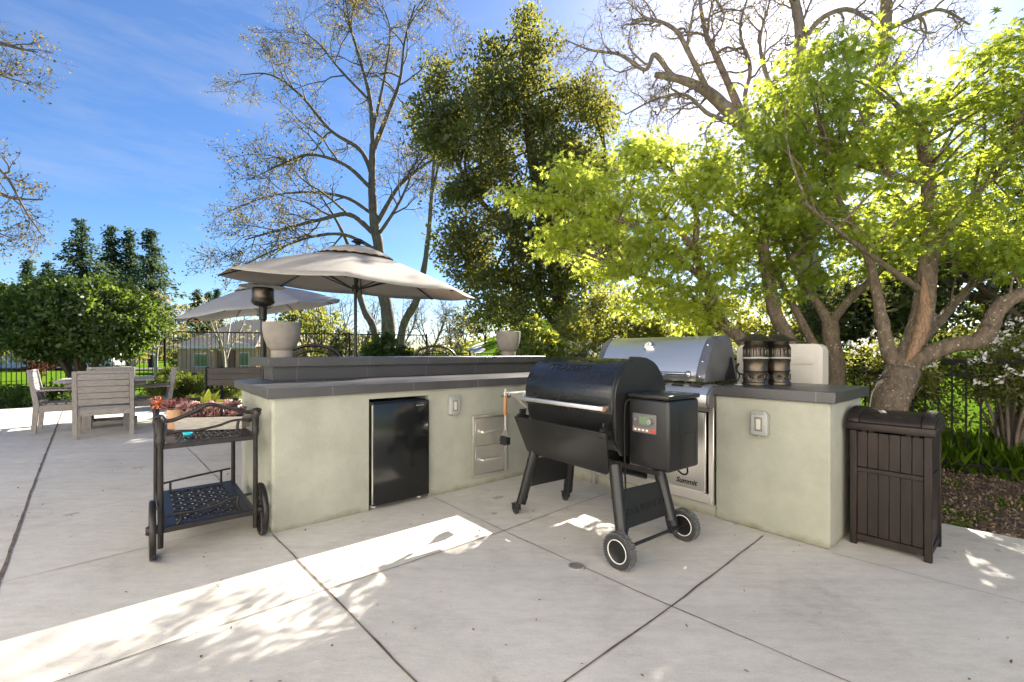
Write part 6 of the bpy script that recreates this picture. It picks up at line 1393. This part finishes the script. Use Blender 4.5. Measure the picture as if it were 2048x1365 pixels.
hs_ = house("bungalow", "tan bungalow with a brown hipped shingle roof beyond the fence", 430, 46, 11.5, 9, 2.75, 5.9, M_HOUSE, M_ROOF, R(-20), [(-2.0, 0.75, 1.9, 1.25), (1.8, 0.9, 1.0, 1.2), (4.2, 0.9, 1.1, 1.2)])
mb = MB(); mb.box(0.4, 2.9, -0.14, -0.004, 0, 2.4); mb.build("brick_panel", M_BRICK, hs_)
house("white_house", "white house far across the lawn at the left edge", 8, 60, 9, 8, 2.9, 5.2, M_WHITE, M_ROOF, R(10), [(-2, 0.9, 1.6, 1.2), (2, 0.9, 1.6, 1.2)])
def car(label, px, Y, rz, paint):
    b = gp(px, Y); b.z += 0.2; t = thing("parked_car", label, "car", b, rz, "cars parked far off")
    mb = MB(); mb.prism([(-2.2, 0.3), (-2.25, 0.7), (-1.9, 0.85), (-1.2, 0.92), (-0.6, 1.4), (0.9, 1.42), (1.6, 0.98), (2.2, 0.92), (2.25, 0.4), (2.1, 0.3)], 'y', -0.85, 0.85, 0.08, 2); mb.build("body", paint, t)
    for s in (-1, 1): mb = MB(); mb.prism([(-0.95, 0.96), (-0.52, 1.32), (0.85, 1.34), (1.35, 0.98)], 'y', s * 0.852 - 0.006, s * 0.852 + 0.006); mb.build("side_window", M_WINDOW, t)
    for x in (-1.4, 1.4):
        for s in (-1, 1): mb = MB(); mb.lathe([(0, -0.1), (0.3, -0.1), (0.33, -0.06), (0.33, 0.06), (0.3, 0.1), (0, 0.1)], 20, Matrix.Translation((x, s * 0.8, 0.33)) @ Matrix.Rotation(R(90), 4, 'X')); mb.build("wheel", M_RUBBER, t)
car("white car parked far off, seen under the laurel crown", 203, 57, R(5), M_CARP)
car("dark car parked far off, seen under the laurel's left side", 122, 56, R(8), M_CARD)
# ------------------------------------------------------------------ unseen house added behind the camera to bounce sun into the shade
M_BOUNCEWALL = mat("cream_bounce_stucco", (0.82, 0.80, 0.765), 0.9, c2=(0.79, 0.77, 0.735), scale=2, bump=0.5, bscale=80, bdist=0.006, spec=0.2)
bounce_house = thing("house", "unseen cream stucco house added behind the camera to bounce sunlight onto the patio", "house", (-0.9, -2.7, 0), R(-22))
mb = MB(); mb.box(-11, 9, -7, -0.002, -0.1, 6.2); mb.build("wall", M_BOUNCEWALL, bounce_house)
mb = MB(); mb.prism([(0.55, 6.0), (0.55, 6.25), (-3.5, 8.6), (-7.55, 6.25), (-7.55, 6.0)], 'x', -11.6, 9.6); mb.build("roof", M_ROOF, bounce_house)
for x, z, ww, hh in ((-8.6, 0.1, 1.7, 2.2), (5.6, 0.9, 1.5, 1.3), (-7.5, 3.9, 1.4, 1.2), (-1.5, 4.1, 1.4, 1.1), (5.0, 3.9, 1.4, 1.2)):
    mb = MB(); mb.box(x - ww / 2 - 0.07, x + ww / 2 + 0.07, 0, 0.05, z - 0.07, z + hh + 0.07, 0.006, 1); f_ = mb.build("window", M_WHITE, bounce_house)
    mb = MB(); mb.box(x - ww / 2, x - 0.025, 0.0505, 0.056, z, z + hh); mb.box(x + 0.025, x + ww / 2, 0.0505, 0.056, z, z + hh); mb.build("pane", M_WINDOW, f_)
